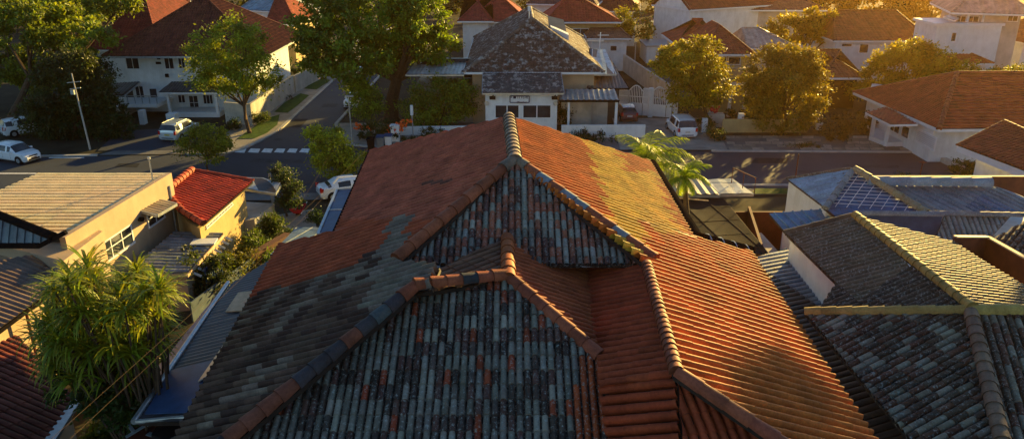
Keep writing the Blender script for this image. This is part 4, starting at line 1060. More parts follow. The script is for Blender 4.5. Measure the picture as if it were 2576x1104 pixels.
# ---- orange gabled house farther back
O_ = House('far house with an orange lit gable end and terracotta roof beside the huge tree', (668,62), (745,62), 5.6, 14, 3.4, 'x', 0.01, 3.5, col=(.30,.09,.05), wall='yellow')
O_.front.win(O_.t, 700,95,722,125, nx=2)
H_ = House('far building with blue corrugated metal roof behind the orange gabled house', (600,25), (700,30), 6.2, 12, 2.2, 'x', .01, .01, col=(.25,.38,.45), prof='wave4', w=.6, c=5, mat='sheet', over=.2)
P_ = House('pale flat fronted building behind the red roofs at the upper left', (318,14), (435,14), 7.2, 12, 2.0, 'x', col=(.35,.28,.25))
P_.front.win(P_.t, 350,-2+18,410,24, nx=3)
R_ = House('old house with a rusty red tiled roof tucked left of the big brown roof', (215,126), (400,126), 4.8, 22, 5.2, 'y', 8, 5, col=(.17,.045,.035), over=.6, w=.34)
K_ = House('small red roofed outbuilding with a dormer behind the rusty red roof', (330,32), (400,30), 5.5, 8, 1.8, 'x', 0.01, 2, col=(.34,.08,.05), over=.3)
# ---- signboard house in the centre
S_ = House('grey lichened hip roofed house with a sign board above its front windows', (1166,182), (1518,182), 5.3, 24, 4.25, 'y', 6.7, 6.7, col=(.115,.072,.052), mat='lichen', over=.8, w=.28, c=.4, A=.05, wall='cream', rcol=(.16,.13,.11), capr=.2)
Ys = S_.pt(0,0,0).y
def SF(px, py, dy=0): return atY(px, py, Ys+.8-dy)
proof(S_.t, [SF(1213,234,4.2), SF(1419,234,4.2), SF(1411,184,1.0), SF(1215,184,1.0)], V(0,-1,-.4), 'porch_roof', (.085,.085,.085), mat='lichen', w=.28, c=.4, A=.04, L=.03, prof='roll4', edge='silver')
pw = MB(); a, b = SF(1221,250,3.6), SF(1402,250,3.6); zt = SF(1300,236,4.0).z-.15
pw.foot([(a.x,a.y),(b.x,b.y),(b.x,Ys+1),(a.x,Ys+1)], 0, zt); pw.build('front_wall', M['plaster'], S_.t)
W1 = Wall(a, b)
W1.win(S_.t, 1243,262,1308,296, nx=2, name='shop_window', fw=.14); W1.win(S_.t, 1313,262,1402-14,296, nx=2, name='shop_window', fw=.14)
for px in (1239, 1395): m = MB(); p = W1.hit(px, 246, .12); m.box(p, (.55,.3,.28)); m.beam(p-V(.1,0,0), p+V(.1,.15,.25), .1,.06); m.build('wall_lamp', M['dark'], S_.t)
for px in (1224.5, 1397): m = MB(); p = W1.hit(px, 260, .05); m.tube([p, p+W1.n*.1], .22, 12); m.build('wall_disc', M['silver'], S_.t)
sg = thing('sign_board', 'white sign board with two lines of small dark lettering above the dark windows', 'sign', tuple(W1.hit(1306,250,.1)))
a, b = W1.hit(1283,241.5,.06), W1.hit(1331,257.5,.06)
m = MB(); m.prism([a, (b.x,b.y,a.z), b, (a.x,a.y,b.z)], W1.n*.08); bd = m.build('board', M['white'], sg)
m = MB(); z0, z1 = b.z, a.z
for p, q in (((a.x,a.y,z1),(b.x,b.y,z1)),((a.x,a.y,z0),(b.x,b.y,z0)),((a.x,a.y,z0),(a.x,a.y,z1)),((b.x,b.y,z0),(b.x,b.y,z1))): m.beam(Vector(p)+W1.n*.05, Vector(q)+W1.n*.05, .09, .09)
m.build('frame', M['blue'], sg)
def text(parent, s, p, size, mat='ink', rot=(math.pi/2,0,0), al='CENTER'):
    cu = bpy.data.curves.new('lettering', 'FONT'); cu.body = s; cu.size = size; cu.align_x = al; cu.extrude = .01; cu.offset = .006
    o = bpy.data.objects.new('lettering', cu); C.objects.link(o); dg = bpy.context.evaluated_depsgraph_get(); me = bpy.data.meshes.new_from_object(o.evaluated_get(dg))
    bpy.data.objects.remove(o); n = bpy.data.objects.new('lettering', me); me.materials.clear(); me.materials.append(M[mat]); C.objects.link(n); n.parent = parent
    n.location = Vector(p)-W0[parent.as_pointer()]; n.rotation_euler = rot; return n
mx = (a+b)/2+W1.n*.09
text(bd, 'I\u2022 \u25A0 ITTL-IE', (mx.x-.05, mx.y, mx.z+.08), .34); text(bd, '\u2022Meaale:n', (mx.x+.2, mx.y, mx.z-.36), .26)
proof(S_.t, [SF(1021,188,1.5), SF(1166,188,1.5), SF(1172,158,-5), SF(1045,158,-5)], V(0,-1,-.1), 'side_roof', (.42,.46,.47), w=.4, c=9, edge='silver')
bw = MB(); a = SF(1040,200,0); bw.foot([(a.x,Ys+1),(S_.pt(.9,0,0).x,Ys+1),(S_.pt(.9,0,0).x,Ys+7),(a.x,Ys+7)], 0, 3.6); bw.build('side_wall', M['pale'], S_.t)
bw = MB(); p = SF(1120,152,-5); bw.box((p.x+1.2,p.y,p.z-.8), (5,.15,2.0)); bw.build('side_wall', M['glass'], S_.t)
# carport and metal roofs right of the house
proof(S_.t, [SF(1408,253,4.5), SF(1557,253,4.5), SF(1546,226,2.0), SF(1410,226,2.0)], V(0,-1,-.15), 'carport_roof', (.30,.31,.30), w=.5, c=6, A=.09, edge='gutter')
posts(S_.t, [SF(1549,300,4.2)], SF(1549,256,4.3).z, .12); posts(S_.t, [SF(1430,298,4.2)], SF(1430,256,4.3).z, .1)
proof(S_.t, [SF(1478,222,0.5), SF(1583,222,.5), SF(1520,125,-9), SF(1483,122,-9)], V(0,-1,-.1), 'metal_roof', (.17,.13,.10), w=.35, c=5, edge='gutter')
proof(S_.t, [SF(1478+10,190,-1.4)+V(0,0,.12), SF(1550,190,-1.4)+V(0,0,.12), SF(1522,128,-8.6)+V(0,0,.12), SF(1490,126,-8.6)+V(0,0,.12)], V(0,-1,-.1), 'translucent_panel', (.45,.58,.68), w=.9, c=9, A=.02, edge='silver')
m = MB(); a, b = SF(1402,235,1.6), SF(1560,235,1.6); m.foot([(a.x,Ys+.3),(b.x-1,Ys+.3),(b.x-1,Ys+8),(a.x,Ys+8)], 0, 2.4); m.build('carport_wall', M['pale'], S_.t)
m = MB(); a, b = SF(1412,270,1.3), SF(1488,270,1.3); m.foot([(a.x,a.y),(b.x,b.y),(b.x,b.y+.2),(a.x,a.y+.2)], 0, 2.5); m.build('screen_wall', M['pale'], S_.t)
rt = thing('roof_tank', 'white boxy water heater with cream panel on the orange lit side of the grey roof', 'water heater', tuple(atY(1405,90,Ys+9)))
m = MB(); p = atY(1408,78,Ys+9); m.prism([p+V(-1,-.8,-.5), p+V(.9,-1.1,-1.0), p+V(.9,-1.1,-.3), p+V(-1,-.8,.5)], V(0,.9,.1)); m.build('tank', M['white'], rt)
m = MB(); p = atY(1400,68,Ys+9.8); m.prism([p+V(-.8,-.6,-.4), p+V(1.1,-.8,-.8), p+V(.8,1.0,.5), p+V(-.9,1.1,.9)], V(0,0,.12)); m.build('panel', M['cream'], rt)
an = MB(); p = atY(1331,50,Ys+6.9); an.tube([p, p+V(0,0,1.0)], .05, 6); an.box(p+V(0,0,1.1), (.3,.2,.5)); tag(an.build('roof_finial', M['white'], loc=tuple(p)), 'thin white post on the peak of the lichened grey roof', 'antenna')
# ---- red roofs behind the centre house
E_ = House('far house with a long red tiled hip roof left behind the lichened grey roof', (1152,54), (1240,54), 6.3, 20, 3.6, 'x', 4.5, 4, col=(.30,.06,.045), over=.6, w=.4)
E2 = House('far house with bright red hip roof directly behind the lichened peak', (1180,56), (1330,56), 6.1, 11, 3.0, 'y', 6.5, 3, col=(.34,.07,.05), over=.6, w=.4)
F_ = House('yellow walled house with a long red tiled roof right of the lichened peak', (1372,56), (1562,56), 6.0, 10, 2.6, 'x', 3, 5, col=(.33,.075,.05), wall='yellow', over=.8, w=.4)
F_.front.win(F_.t, 1440,72,1480,96, nx=2)
Q_ = House('small house with flat brown tiled roof and cream wall behind the metal carport roofs', (1478,97), (1588,97), 4.4, 9, .7, 'x', 1, 1, col=(.17,.12,.09), wall='plaster', over=.5)
Q_.front.win(Q_.t, 1535,115,1552,128, nx=1)
U1 = House('dark grey roofed house at the top edge above the red roofs', (1325,10), (1500,14), 6.8, 12, 2.6, 'x', 3, 3, col=(.13,.10,.11))
U2 = House('dark maroon roofed house at the top edge left of the big white wall', (1490,28), (1610,30), 5.5, 14, 3, 'x', 3, 3, col=(.14,.04,.03))
# ---- gates
gt = thing('driveway_gate', 'white double arched driveway gates with barred upper halves', 'gate', tuple(at(1630,300)))
ga, gb = at(1556,288), at(1703,300); gx = (gb-ga).normalized(); gL = (gb-ga).length
def leafgate(u0, u1, arch=True, H0=2.6):
    m = MB(); n = 16; w = u1-u0; pts = []
    lo, mid = .1, 1.35
    m.prism([ga+gx*u0+V(0,0,lo), ga+gx*u1+V(0,0,lo), ga+gx*u1+V(0,0,mid), ga+gx*u0+V(0,0,mid)], V(0,.07,0))
    top = []
    for k in range(n+1):
        t = k/n; top.append(ga+gx*(u0+w*t)+V(0,0,H0+(math.sin(math.pi*t)*.55 if arch else 0)))
    m.tube([p+V(0,.03,0) for p in top], .06, 6)
    for k in range(0, n+1, 2): m.beam(top[k]+V(0,.03,0), Vector((top[k].x, top[k].y+.03, mid)), .06, .05, up=V(0,1,0))
    m.beam(ga+gx*u0+V(0,.03,2.0), ga+gx*u1+V(0,.03,2.0), .05, .06)
    m.build('gate_leaf', M['white'], gt)
leafgate(0, gL*.15, False); leafgate(gL*.17, gL*.40); leafgate(gL*.41, gL*.52, False, 2.9); leafgate(gL*.56, gL*.80); leafgate(gL*.81, gL*.90, False)
posts(gt, [ga+gx*gL*.54, ga+gx*gL*.955], 3.0, .22, 'gate_post')
# ---- boundary walls, each a thing
def bwall(label, pts, h, th=.2, mat='plaster', name='boundary_wall', cap_=None, cat='wall'):
    q = [at(*p) if not isinstance(p, Vector) else p for p in pts]; m = MB()
    for a, b in zip(q, q[1:]):
        d = (b-a).normalized()*.001; m.prism([a, b, b+V(0,0,h), a+V(0,0,h)], Vector((-(b-a).y, (b-a).x, 0)).normalized()*th)
    o = m.build(name, M[mat], loc=tuple(q[0])); return tag(o, label, cat)
bwall('low white garden wall behind the near roof peak in front of the carport', [(1412,350),(1622,349)], 1.3)
bwall('low white wall beside the round garden tree at the street corner', [(1000,343),(1255,340)], .9)
bwall('cream street wall running along the grass verge of the side street', [(569,312),(620,317),(636,318),(742,237)], 2.2, .25, 'cream' if False else 'pale')
bwall('far end of the cream street wall under the huge tree', [(745,234),(830,190)], 2.0, .25, 'pale')
bwall('yellow garden wall along the slab pavement right of the minivan', [(1816,334),(2030,334)], 1.3, .2, 'yellow')
bwall('grey side wall of the gated yard leading away behind the white gates', [V(17.5,84,0), V(14.5,112,0)], 2.2, .3, 'pale')
bwall('low concrete edge wall beside the terracotta roofed house garage', [(2345,398),(2412,432)], .4, .5, 'pale')
bwall('rust brown fence wall behind the narrow yard near the blue roof', [V(11.0,44.5,0), V(27,44.5,0)], 2.4, .15, 'rust', 'fence', cat='fence')
bwall('dark brown corrugated fence on the near side of the right hand yard', [V(14.5,45,0), V(12.6,34,0)], 2.6, .15, 'rust', 'fence', cat='fence')
# ---- big white house with framed windows, top right of centre
T_ = House('big white house with tall white framed windows under a brown roof at the top', (1770,26), (2080,26), 6.3, 18, 3.4, 'x', 8, 6, col=(.17,.11,.09), over=.8, w=.4, wall='pale')
T_.front.win(T_.t, 1716+4,32,1752,76, nx=2, ny=2, fw=.16) ; T_.front.win(T_.t, 1757,32,1786,66, nx=2, fw=.16)
TL = House('blank white walled wing with a brown roof at the top left of the framed windows', (1640,12), (1735,26), 6.9, 22, 3.0, 'y', 0.01, 4, col=(.19,.075,.05), over=.3, w=.4)
T2 = House('small white annex with pale canopy roofs below the blank white wing', (1640,52), (1690,66), 3.4, 5, .5, 'x', .01, .01, col=(.5,.5,.5), over=.2)
YD = thing('yard_store', 'low white block store with dark openings behind the gated yard', 'shed', tuple(at(1660,160)))
m = MB(); p = at(1625,160); q = at(1712,158); m.foot([(p.x,p.y),(q.x,q.y),(q.x,q.y+6),(p.x,p.y+6)], 0, 2.3); yw = m.build('wall', M['plaster'], YD)
Wall(p, q).win(YD, 1690,140,1706,158, nx=1, name='opening')
m = MB(); m.foot([(p.x-.2,p.y-.2),(q.x+.2,q.y-.2),(q.x+.2,q.y+6.2),(p.x-.2,p.y+6.2)], 2.32, 2.5); m.build('roof', M['silver'], YD)
sheet('driveway', G0((1600,172),(1705,172),(1780,262),(1640,262)), .05, 'concrete2')
# ---- balcony house behind the two trees
G_ = House('house with maroon tiled gable, tan balcony and white posts behind the big trees', (1778,137), (1900,137), 6.2, 12, 2.2, 'y', 5.8, 3, col=(.24,.07,.045), over=.6, wall='yellow', w=.36)
for q in ((1802,143,1815+12,162),(1832,143,1862,162)): G_.front.win(G_.t, *q, nx=1)
G2 = House('maroon tiled hip roofed wing left of the balcony gable', (1700,112), (1822,112), 5.2, 9, 2.4, 'x', 4, 3, col=(.24,.07,.045), over=.6, w=.36, wall='pale')
G3 = House('pale metal roofed wing right of the balcony gable', (1880,121), (2008,122), 5.6, 9, 1.6, 'x', .3, 3.5, col=(.40,.34,.26), prof='wave4', w=.6, c=6, mat='sheet', over=.4, wall='pale')
yb = G_.pt(0,0,0).y; a, b = atY(1795,190,yb-1.2), atY(1880,190,yb-1.2); m = MB(); m.foot([(a.x,a.y),(b.x,b.y),(b.x,yb+.5),(a.x,yb+.5)], a.z-.7, a.z+.7); m.build('balcony', M['cream'], G_.t)
m = MB(); m.foot([(a.x-.2,a.y-.1),(b.x+.2,b.y-.1),(b.x+.2,yb+.5),(a.x-.2,yb+.5)], a.z-1.0, a.z-.72); m.build('beam', M['white'], G_.t)
posts(G_.t, [V(a.x+.1,a.y,0), V((a.x+b.x)/2+.2,a.y,0), V(b.x,a.y,0)], a.z-1.0, .14)
# ---- long hazy white house
L_ = House('long white house with a hazy brown roof in the upper right', (2098,103), (2345,103), 5.2, 13, 2.9, 'x', 2, 2, col=(.20,.09,.055), over=.5, w=.45)
for q in ((2117,110,2143,117),(2105,123,2117,136),(2163,111,2183,133)): L_.front.win(L_.t, *q, nx=2 if q[0] < 2110 else 1)
L2 = House('low dark roofed house with pale terrace roof before the long white house', (2068,196), (2178,196), 3.4, 12, 2.0, 'x', 4, 3, col=(.16,.07,.045), over=.6, w=.4, wall='dark')
L3 = House('red brown low hip roof between the hazy tree and the tower house', (2330,160), (2500,160), 3.9, 11, 2.3, 'x', 3, 5, col=(.24,.09,.055), over=.5, w=.4)
L4 = House('flat pale grey roofed annex right of the long white house', (2350,118), (2400,118), 4.2, 8, .5, 'x', 1, 1, col=(.3,.27,.24), over=.3)
# ---- white tower house
W_ = House('white three storey tower house with pale hip roof and veranda at the top right', (2395,32), (2610,38), 9.2, 12, 3.2, 'y', 6, 4, col=(.42,.45,.46), prof='wave4', w=.5, c=4, over=1.2, wall='pale')
yw_ = W_.pt(0,1.2,0).y
for q in ((2405,40,2428,60),(2435,40,2460,62),(2536,38,2560,54)): W_.front.win(W_.t, *q, nx=2)
a, b = atY(2398,66,yw_-2.0), atY(2520,72,yw_-2.0); m = MB(); m.foot([(a.x-1.8,a.y),(b.x,b.y),(b.x,yw_+3),(a.x-1.8,yw_+3)], 0, a.z); lw = m.build('lower_wall', M['plaster'], W_.t)
m = MB(); m.foot([(a.x-2.1,a.y-.2),(b.x+.2,b.y-.2),(b.x+.2,yw_+3.2),(a.x-2.1,yw_+3.2)], a.z+.01, a.z+.3); m.build('ledge', M['white'], W_.t)
ww = Wall(a-V(1.8,0,0), b); ww.win(W_.t, 2392,79,2406,104, nx=1, fw=.2)
proof(W_.t, [atY(2374,42,yw_-3.4), atY(2400,52,yw_-3.6), atY(2412,45,yw_-1), atY(2388,38,yw_-1)], V(-.5,-1,-.2), 'canopy', (.5,.5,.48), w=.5)
V_ = House('white house with a dark brown hip roof at the right edge below the tower house', (2441,83), (2575,108), 4.6, 13, 2.9, 'y', 7, 5, col=(.17,.07,.05), over=.6, w=.38)
V_.front.win(V_.t, 2467,96,2480,101, nx=1); 
# ---- big terracotta house on the right
KZ = 3.1; kc = at(2362,325,KZ); kl = at(2147,232,KZ); kr = at(2640,323,KZ); kt = PL
K = thing('terracotta_roofed_house', 'big white bungalow with terracotta hip roof, columned porch and garage at the right', 'house', tuple(V(kc.x+3, kc.y+5, 0)))
ap = atY(2408,183,kc.y+7.2); ra = ap+V(5,0,0)
back = at(2147,232,KZ)
m = MB(); colr = jitc((.29,.085,.052), .13)
patch(m, [kl, kc, ap], (ap-(kl+kc)/2)*-1 if False else Vector((-(kc-kl).y*-1, -(kc-kl).x, 0)).normalized()*-1+V(0,0,0) if False else (lambda e: Vector((e.y, -e.x, 0)))( (kc-kl).normalized()), .33, .42, .075, .03, 'roll', colr)
patch(m, [kc, kr, ap+V(9,0,0), ap], V(0,-1,-.5), .9, .40, .02, .07, 'wave4', colr)
bk = atY(2147,232,kl.y)+V(7,10,0)
patch(m, [kl, ap, ap+V(9,0,0), V(kr.x,kl.y+11,KZ), V(kl.x+6,kl.y+11,KZ)][:0] or [kl, ap, V(ap.x, ap.y+8, KZ)], V(-.3,1,-.4), .33, .42, .07, .03, 'roll', colr)
patch(m, [ap, ap+V(9,0,0), V(ap.x+12, ap.y+8, KZ), V(ap.x, ap.y+8, KZ)], V(0,1,-.5), .33, .42, .07, .03, 'roll', colr)
m.build('roof', M['farclay'], K, smooth=True)
cp = MB(); kc_ = jitc((.26,.10,.065), .15)
caps(cp, ap, kc, .2, .5, kc_); caps(cp, ap, kl, .15, .5, kc_); caps(cp, ap, ap+V(9,0,0), .15, .5, kc_); cp.build('ridge_cap', M['farclay'], K, smooth=True)
m = MB(); z_ = V(0,0,-.13); m.beam(kl+z_, kc+z_, .12, .24); m.beam(kc+z_, kr+z_, .12, .24); m.build('gutter', M['white'], K)
e1 = (kc-kl).normalized(); n1_ = Vector((-e1.y, e1.x, 0)); n1_ = n1_ if n1_.x > 0 else -n1_
wa = kl+n1_*1.0+e1*1.0; wb_ = Vector((kc.x, kc.y, 0))+V(.15,1.0,0)
m = MB(); m.foot([(wa.x,wa.y),(wb_.x,wb_.y),(kr.x,wb_.y),(kr.x,wb_.y+11),(wa.x+3,wb_.y+14 if False else wa.y+6)], 0, KZ-.1); m.build('wall', M['plaster'], K)
kw = Wall(wa, wb_)
kw.win(K, 2309,322,2352,378, nx=1, name='garage_door', pane='white', fw=.14)
gdp = MB()
for k in range(7):
    p = kw.hit(2309,322,.035); q = kw.hit(2352,378,.035); z = q.z+(p.z-q.z)*(k+.5)/7; gdp.beam((p.x,p.y,z), (q.x,q.y,z), .02, .03)
gdp.build('garage_slats', M['silver'], K)
kw.win(K, 2272,312,2285,350, nx=1, name='porch_door')
kw.win(K, 2240,300,2262,338, nx=2, name='porch_window')
kw.win(K, 2190,290,2200,330, nx=1)
# porch
pa, pb, pc = at(2178,283,3.0), at(2243,313,3.0), at(2308,312,3.0)
PKp = PL(at(2178,283,2.75), at(2240,314,2.75), at(2308,312,3.0))
proof(K, [PKp.hit(*p) for p in ((2178,283),(2240,314),(2308,312),(2232,268))], V(-.6,-1,-.4), 'porch_roof', (.27,.07,.045), mat='farclay', w=.33, c=.42, A=.06, L=.03, prof='roll4')
g1, g2, g3 = at(2190,355), at(2228,372), at(2290,370)
posts(K, [g1, g2+V(0,.2,0)], 2.75, .14); posts(K, [at(2282,360)], 2.8, .1)
m = MB(); m.foot([(g1.x-.2,g1.y),(g2.x,g2.y-.1),(g3.x,g3.y),(g3.x+.6,g3.y+2.5),(g1.x+1.6,g1.y+3)], 0, .5); m.build('porch_floor', M['white'], K)
# ---- partial house at right edge
X = thing('red_brown_roofed_house', 'house cut by the right edge with red brown roof, wide white fascia and dark carport', 'house', (24, 47, 0))
xa, xb, xc = at(2408,365,4.3), at(2590,432,4.3), at(2525,305,5.5)
PX = PL(xa, xb, xc)
m = MB(); patch(m, [xa, PX.hit(2620,445), PX.hit(2700,380), PX.hit(2560,318), xc], Vector(((xb-xa).y, -(xb-xa).x, 0)).normalized(), .33, .42, .07, .03, 'roll', jitc((.20,.07,.05), .15)); m.build('roof', M['farclay'], X, smooth=True)
cp = Multi(); caps(cp, xc, PX.hit(2700,385)+V(0,0,.05), .15, .45, kc_); caps(cp, xc, xa, .1, .45, kc_); cp.build('ridge_cap', M['farclay'], X, smooth=True)
m = MB(); xx = PX.hit(2620,445); m.prism([xa-V(0,0,.05), xx-V(0,0,.05), xx-V(0,0,.55), xa-V(0,0,.45)], V(.1,.15,0)); m.build('fascia', M['white'], X)
ex = (xb-xa).normalized(); nx_ = Vector((-ex.y, ex.x, 0)); nx_ = nx_ if nx_.y > 0 else -nx_
xw0 = xa+ex*1.0+nx_*.9; xw1 = xa+ex*14+nx_*.9
m = MB(); m.foot([(xw0.x,xw0.y),((xw0+ex*3).x,(xw0+ex*3).y),((xw0+ex*3+nx_*7).x,(xw0+ex*3+nx_*7).y),((xw0+nx_*7).x,(xw0+nx_*7).y)], 0, 3.9); q = xw0+ex*6.2; m.foot([(q.x,q.y),(xw1.x,xw1.y),((xw1+nx_*7).x,(xw1+nx_*7).y),((q+nx_*7).x,(q+nx_*7).y)], 0, 3.9); m.build('wall', M['plaster'], X)
m = MB(); q0_, q1_ = xw0+ex*3+nx_*5, xw0+ex*6.3+nx_*5; m.foot([(q0_.x,q0_.y),(q1_.x,q1_.y),(q1_.x,q1_.y+.3),(q0_.x,q0_.y+.3)], 0, 3.9); m.build('carport_back', M['dark'], X)
# grey shed roofs between the near roof and the road (right)
sh = thing('garage_roof', 'flat roofed dark garage with grey and pale metal sheets just right of the near roof', 'shed', (12, 40, 0))
zs = 3.2
proof(sh, [at(1676,490,zs), at(1810,490,zs), at(1770,452,zs), at(1690,452,zs)], V(0,-1,-.05), 'metal_roof', (.22,.20,.17), w=.55, c=8, A=.07, edge='silver')
proof(sh, [at(1812,488,zs), at(1895,487,zs), at(1842,450,zs), at(1772,452,zs)], V(0,-1,-.05), 'pale_panel', (.40,.44,.42), w=1.0, c=2.2, A=.03, L=.02, edge='silver')
proof(sh, [at(1700,498,2.9), at(1820,500,2.9), at(1935,640,2.9), at(1755,640,2.9)], V(.15,-1,-.02), 'felt_roof', (.03,.028,.03), mat='felt', w=1.6, c=2.1, A=.02, L=.02, prof='flat', edge='wood')
m = MB(); m.foot([at(1712,500,0)[:2] if False else (9.9,31.2), (13.6,31.2), (12.9,44.6), (10.4,44.6)], 0, 2.75); m.build('wall', M['rust'], sh)
m = MB(); c_ = [at(1895,455,3.2), at(1838,430,3.9), at(1843,452,3.2)]
ra_, rb_, rc_ = at(1840,460,3.3), at(1897,487,3.3), 1.0
m.tube([ra_, ra_+V(0,0,rc_), rb_+V(0,0,rc_), rb_], .04, 6); md = (ra_+rb_)/2; m.tube([md, md+V(0,0,rc_)], .03, 6); m.build('railing', M['rust'], sh)
m = MB(); p = at(1700,505,2.9); m.tube([p, p+V(.1,0,1.2)], .07, 6); m.beam(p+V(0,0,.2), at(1782,505,3.1), .06,.06); m.build('timber_post', M['board'], sh)
yl = thing('concrete_walkway', 'pale concrete ledge in the deep dark yard right of the felt roof', 'ledge', (13.6, 33, 0))
m = MB(); m.prism([at(1880,590,1.6), at(1915,585,1.6), at(1965,640,1.6), at(1925,650,1.6)], V(0,0,-1.6)); m.build('slab', M['pale'], yl)
# ================================================================ LEFT FOREGROUND
TZ = 5.5
ta, tb = at(432,439,TZ), at(165,602,TZ)       # parapet line, far and near
tn = thing('tan_house', 'tan rendered house with a cream corrugated roof and white barred windows at left', 'house', (-21, 37, 0))
m = MB(); PT = PL(at(102,438,TZ-.1), at(425,438,TZ-.1), at(150,602,TZ-.35))
patch(m, [PT.hit(*p) for p in ((102,438),(424,438),(160,602),(-60,602),(-130,545),(0,484))], V(-1,0,0), .44, 4.5, .13, .01, 'rib', jitc((.88,.68,.36), .04)); m.build('roof', M['creamsheet'], tn, smooth=True)
ed = (tb-ta).normalized(); side = V(-ed.y, ed.x, 0); side = side if side.x < 0 else -side
m = MB(); m.prism([ta+V(0,0,.1), tb+V(0,0,.1), tb+V(0,0,-1.2), ta+V(0,0,-1.2)], side*.3); m.build('parapet', M['cream'], tn)
wr = ta+side*.05; wn = tb+side*.05
m = MB(); wfar = PT.hit(106,441)
m.foot([(wr.x,wr.y-.05),(wn.x,wn.y),(wn.x-9,wn.y+.0),(wfar.x+.2,wr.y-.05)], 0, TZ-1.0); m.build('wall', M['cream'], tn)
tw = Wall(wr, wn)
tw.win(tn, 328,562,256,664, nx=3, ny=2, fw=.09); tw.win(tn, 407,508,373,572, nx=2, ny=2, fw=.08); tw.win(tn, 236,622,208,642, nx=2, fw=.06)
p0, p1 = tw.hit(403,500,0), tw.hit(352,528,0)
proof(tn, [p0, p1, p1+tw.n*.9-V(0,0,.22), p0+tw.n*.9-V(0,0,.22)], tw.n-V(0,0,.2), 'awning', (.30,.24,.17), w=.3, edge='silver')
m = MB(); p = tw.hit(349,551,.1); m.tube([p-tw.n*.1, p+tw.n*.15], .12, 10); m.build('wall_vent', M['gutter'], tn)
m = MB(); p = tw.hit(428,462,.06); m.tube([(p.x,p.y-.3,5.0), (p.x,p.y-.3,1.5)], .06, 8); m.build('downpipe', M['silver'], tn)
m = MB(); p = at(384,452,TZ); m.tube([p, p+V(0,0,1.2)], .045, 6); m.box(p+V(0,0,1.25), (.14,.1,.12)); tag(m.build('roof_vent_pipe', M['silver'], loc=tuple(p)), 'thin vent pipe standing at the far end of the cream corrugated roof', 'pipe')
# lean-to with grey corrugated roof under the tan wall
lg = thing('lean_to', 'grey corrugated lean-to roof with a white skylight against the tan house wall', 'lean-to', (-18, 34, 0))
LZ = 2.3; q = [at(440,584,LZ+.25), at(562,588,LZ-.1), at(470,690,LZ-.1), at(322,684,LZ+.25)]
proof(lg, q, q[1]-q[0], 'roof', (.22,.24,.26), w=.40, c=6, A=.13, prof='barrel', edge='board')
m = MB(); c0 = at(514,612,LZ+.1); m.box(c0+V(0,0,.1), (1.3,.8,.08), .1); m.build('skylight', M['white'], lg)
m = MB(); m.foot([(q[0].x+.3,q[0].y-.4),(q[1].x-.3,q[1].y-.4),(q[2].x-.2,q[2].y+.3),(q[3].x+.6,q[3].y+.3)], 0, LZ-.25); m.build('wall', M['cream'], lg)
m = Multi()
for k in range(9):
    t = k/9; p = q[1].lerp(q[2], t); m.beam(p+V(.1,0,-.2), p+V(.35,.25,-.5), .05, .12)
m.build('lattice', M['white'], lg)
# bright red hut
rh = thing('red_roofed_hut', 'small yellow walled hut with bright red tiled roof beside the road', 'hut', (-17.5, 41, 0))
PR = PL(at(484,431,4.2), at(636,457,3.3), at(420,482,4.35))
PR = PL(at(484,431,4.15), at(416,486,4.15), at(636,457,3.4))
m = MB(); patch(m, [PR.hit(*p) for p in ((484,431),(637,457),(512,564),(490,558),(458,534),(416,486))], PR.hit(560,500)-PR.hit(470,470), .30, .62, .07, .025, 'roll', jitc((.42,.055,.03), .12)); m.build('roof', M['clay'], rh, smooth=True)
cp = Multi(); rr = jitc((.45,.09,.045), .12)
capp(PR, (484,430), (414,486), .22, .5, rr); capp(PR, (416,486), (458,533), .2, .45, rr); capp(PR, (458,533), (512,566), .18, .45, rr); capp(PR, (484,430), (638,457), .1, .5, rr); cp.build('ridge_cap', M['clay'], rh, smooth=True)
m = MB(); pts = [PR.hit(*p) for p in ((484,433),(416,486))]; m.prism([pts[0], pts[1], pts[1]+V(-1.2,0,-.5), pts[0]+V(-1.2,0,-.5)], V(0,0,-.1)); m.build('back_slope', M['rust'], rh)
ca, cb, cd = PR.hit(625,462)-V(.3,0,0), PR.hit(508,562)-V(.25,-.2,0), PR.hit(456,536)
m = MB(); m.foot([(ca.x,ca.y),(cb.x,cb.y),(cd.x+.3,cd.y+.2),(PR.hit(420,484).x+.3, PR.hit(420,484).y),(PR.hit(484,432).x, ca.y)], 0, 3.12); m.build('wall', M['yellow'], rh)
hw_ = Wall(ca, cb)
hw_.win(rh, 583,508,518,574, nx=9, ny=1, fw=.06)
m = MB(); m.beam(ca+V(.1,0,-.15), cb+V(.1,0,-.15), .1, .2); m.build('fascia', M['board'], rh)
# white shed roof behind the hut
ws = thing('car_shelter', 'low shelter with pale panelled sheet roof right of the red hut', 'shelter', (-14, 45, 0))
proof(ws, [at(617,446,2.9), at(660,447,2.9), at(706,464,2.6), at(692,486,2.6), at(605,472,2.7)], V(.3,-1,-.1), 'roof', (.46,.50,.52), w=.9, c=9, A=.02, edge='silver')
m = MB(); m.prism([at(612,507,1.2), at(690,512,1.2), at(640,552,1.2), at(606,555,1.2)], V(0,0,-1.2)); m.build('low_wall', M['pale'], ws)
posts(ws, [at(688,520), at(612,530)], 2.5, .08, mat='silver')
up_ = MB(); p = at(672,590); up_.tube([p, p+V(0,0,3.0)], .09, 8); up_.beam(p+V(-.35,0,2.8), p+V(.35,0,2.8), .1,.1); tag(up_.build('timber_post', M['wood'], loc=tuple(p)), 'dark timber post with a short crossbar beside the red hut', 'post') if False else None
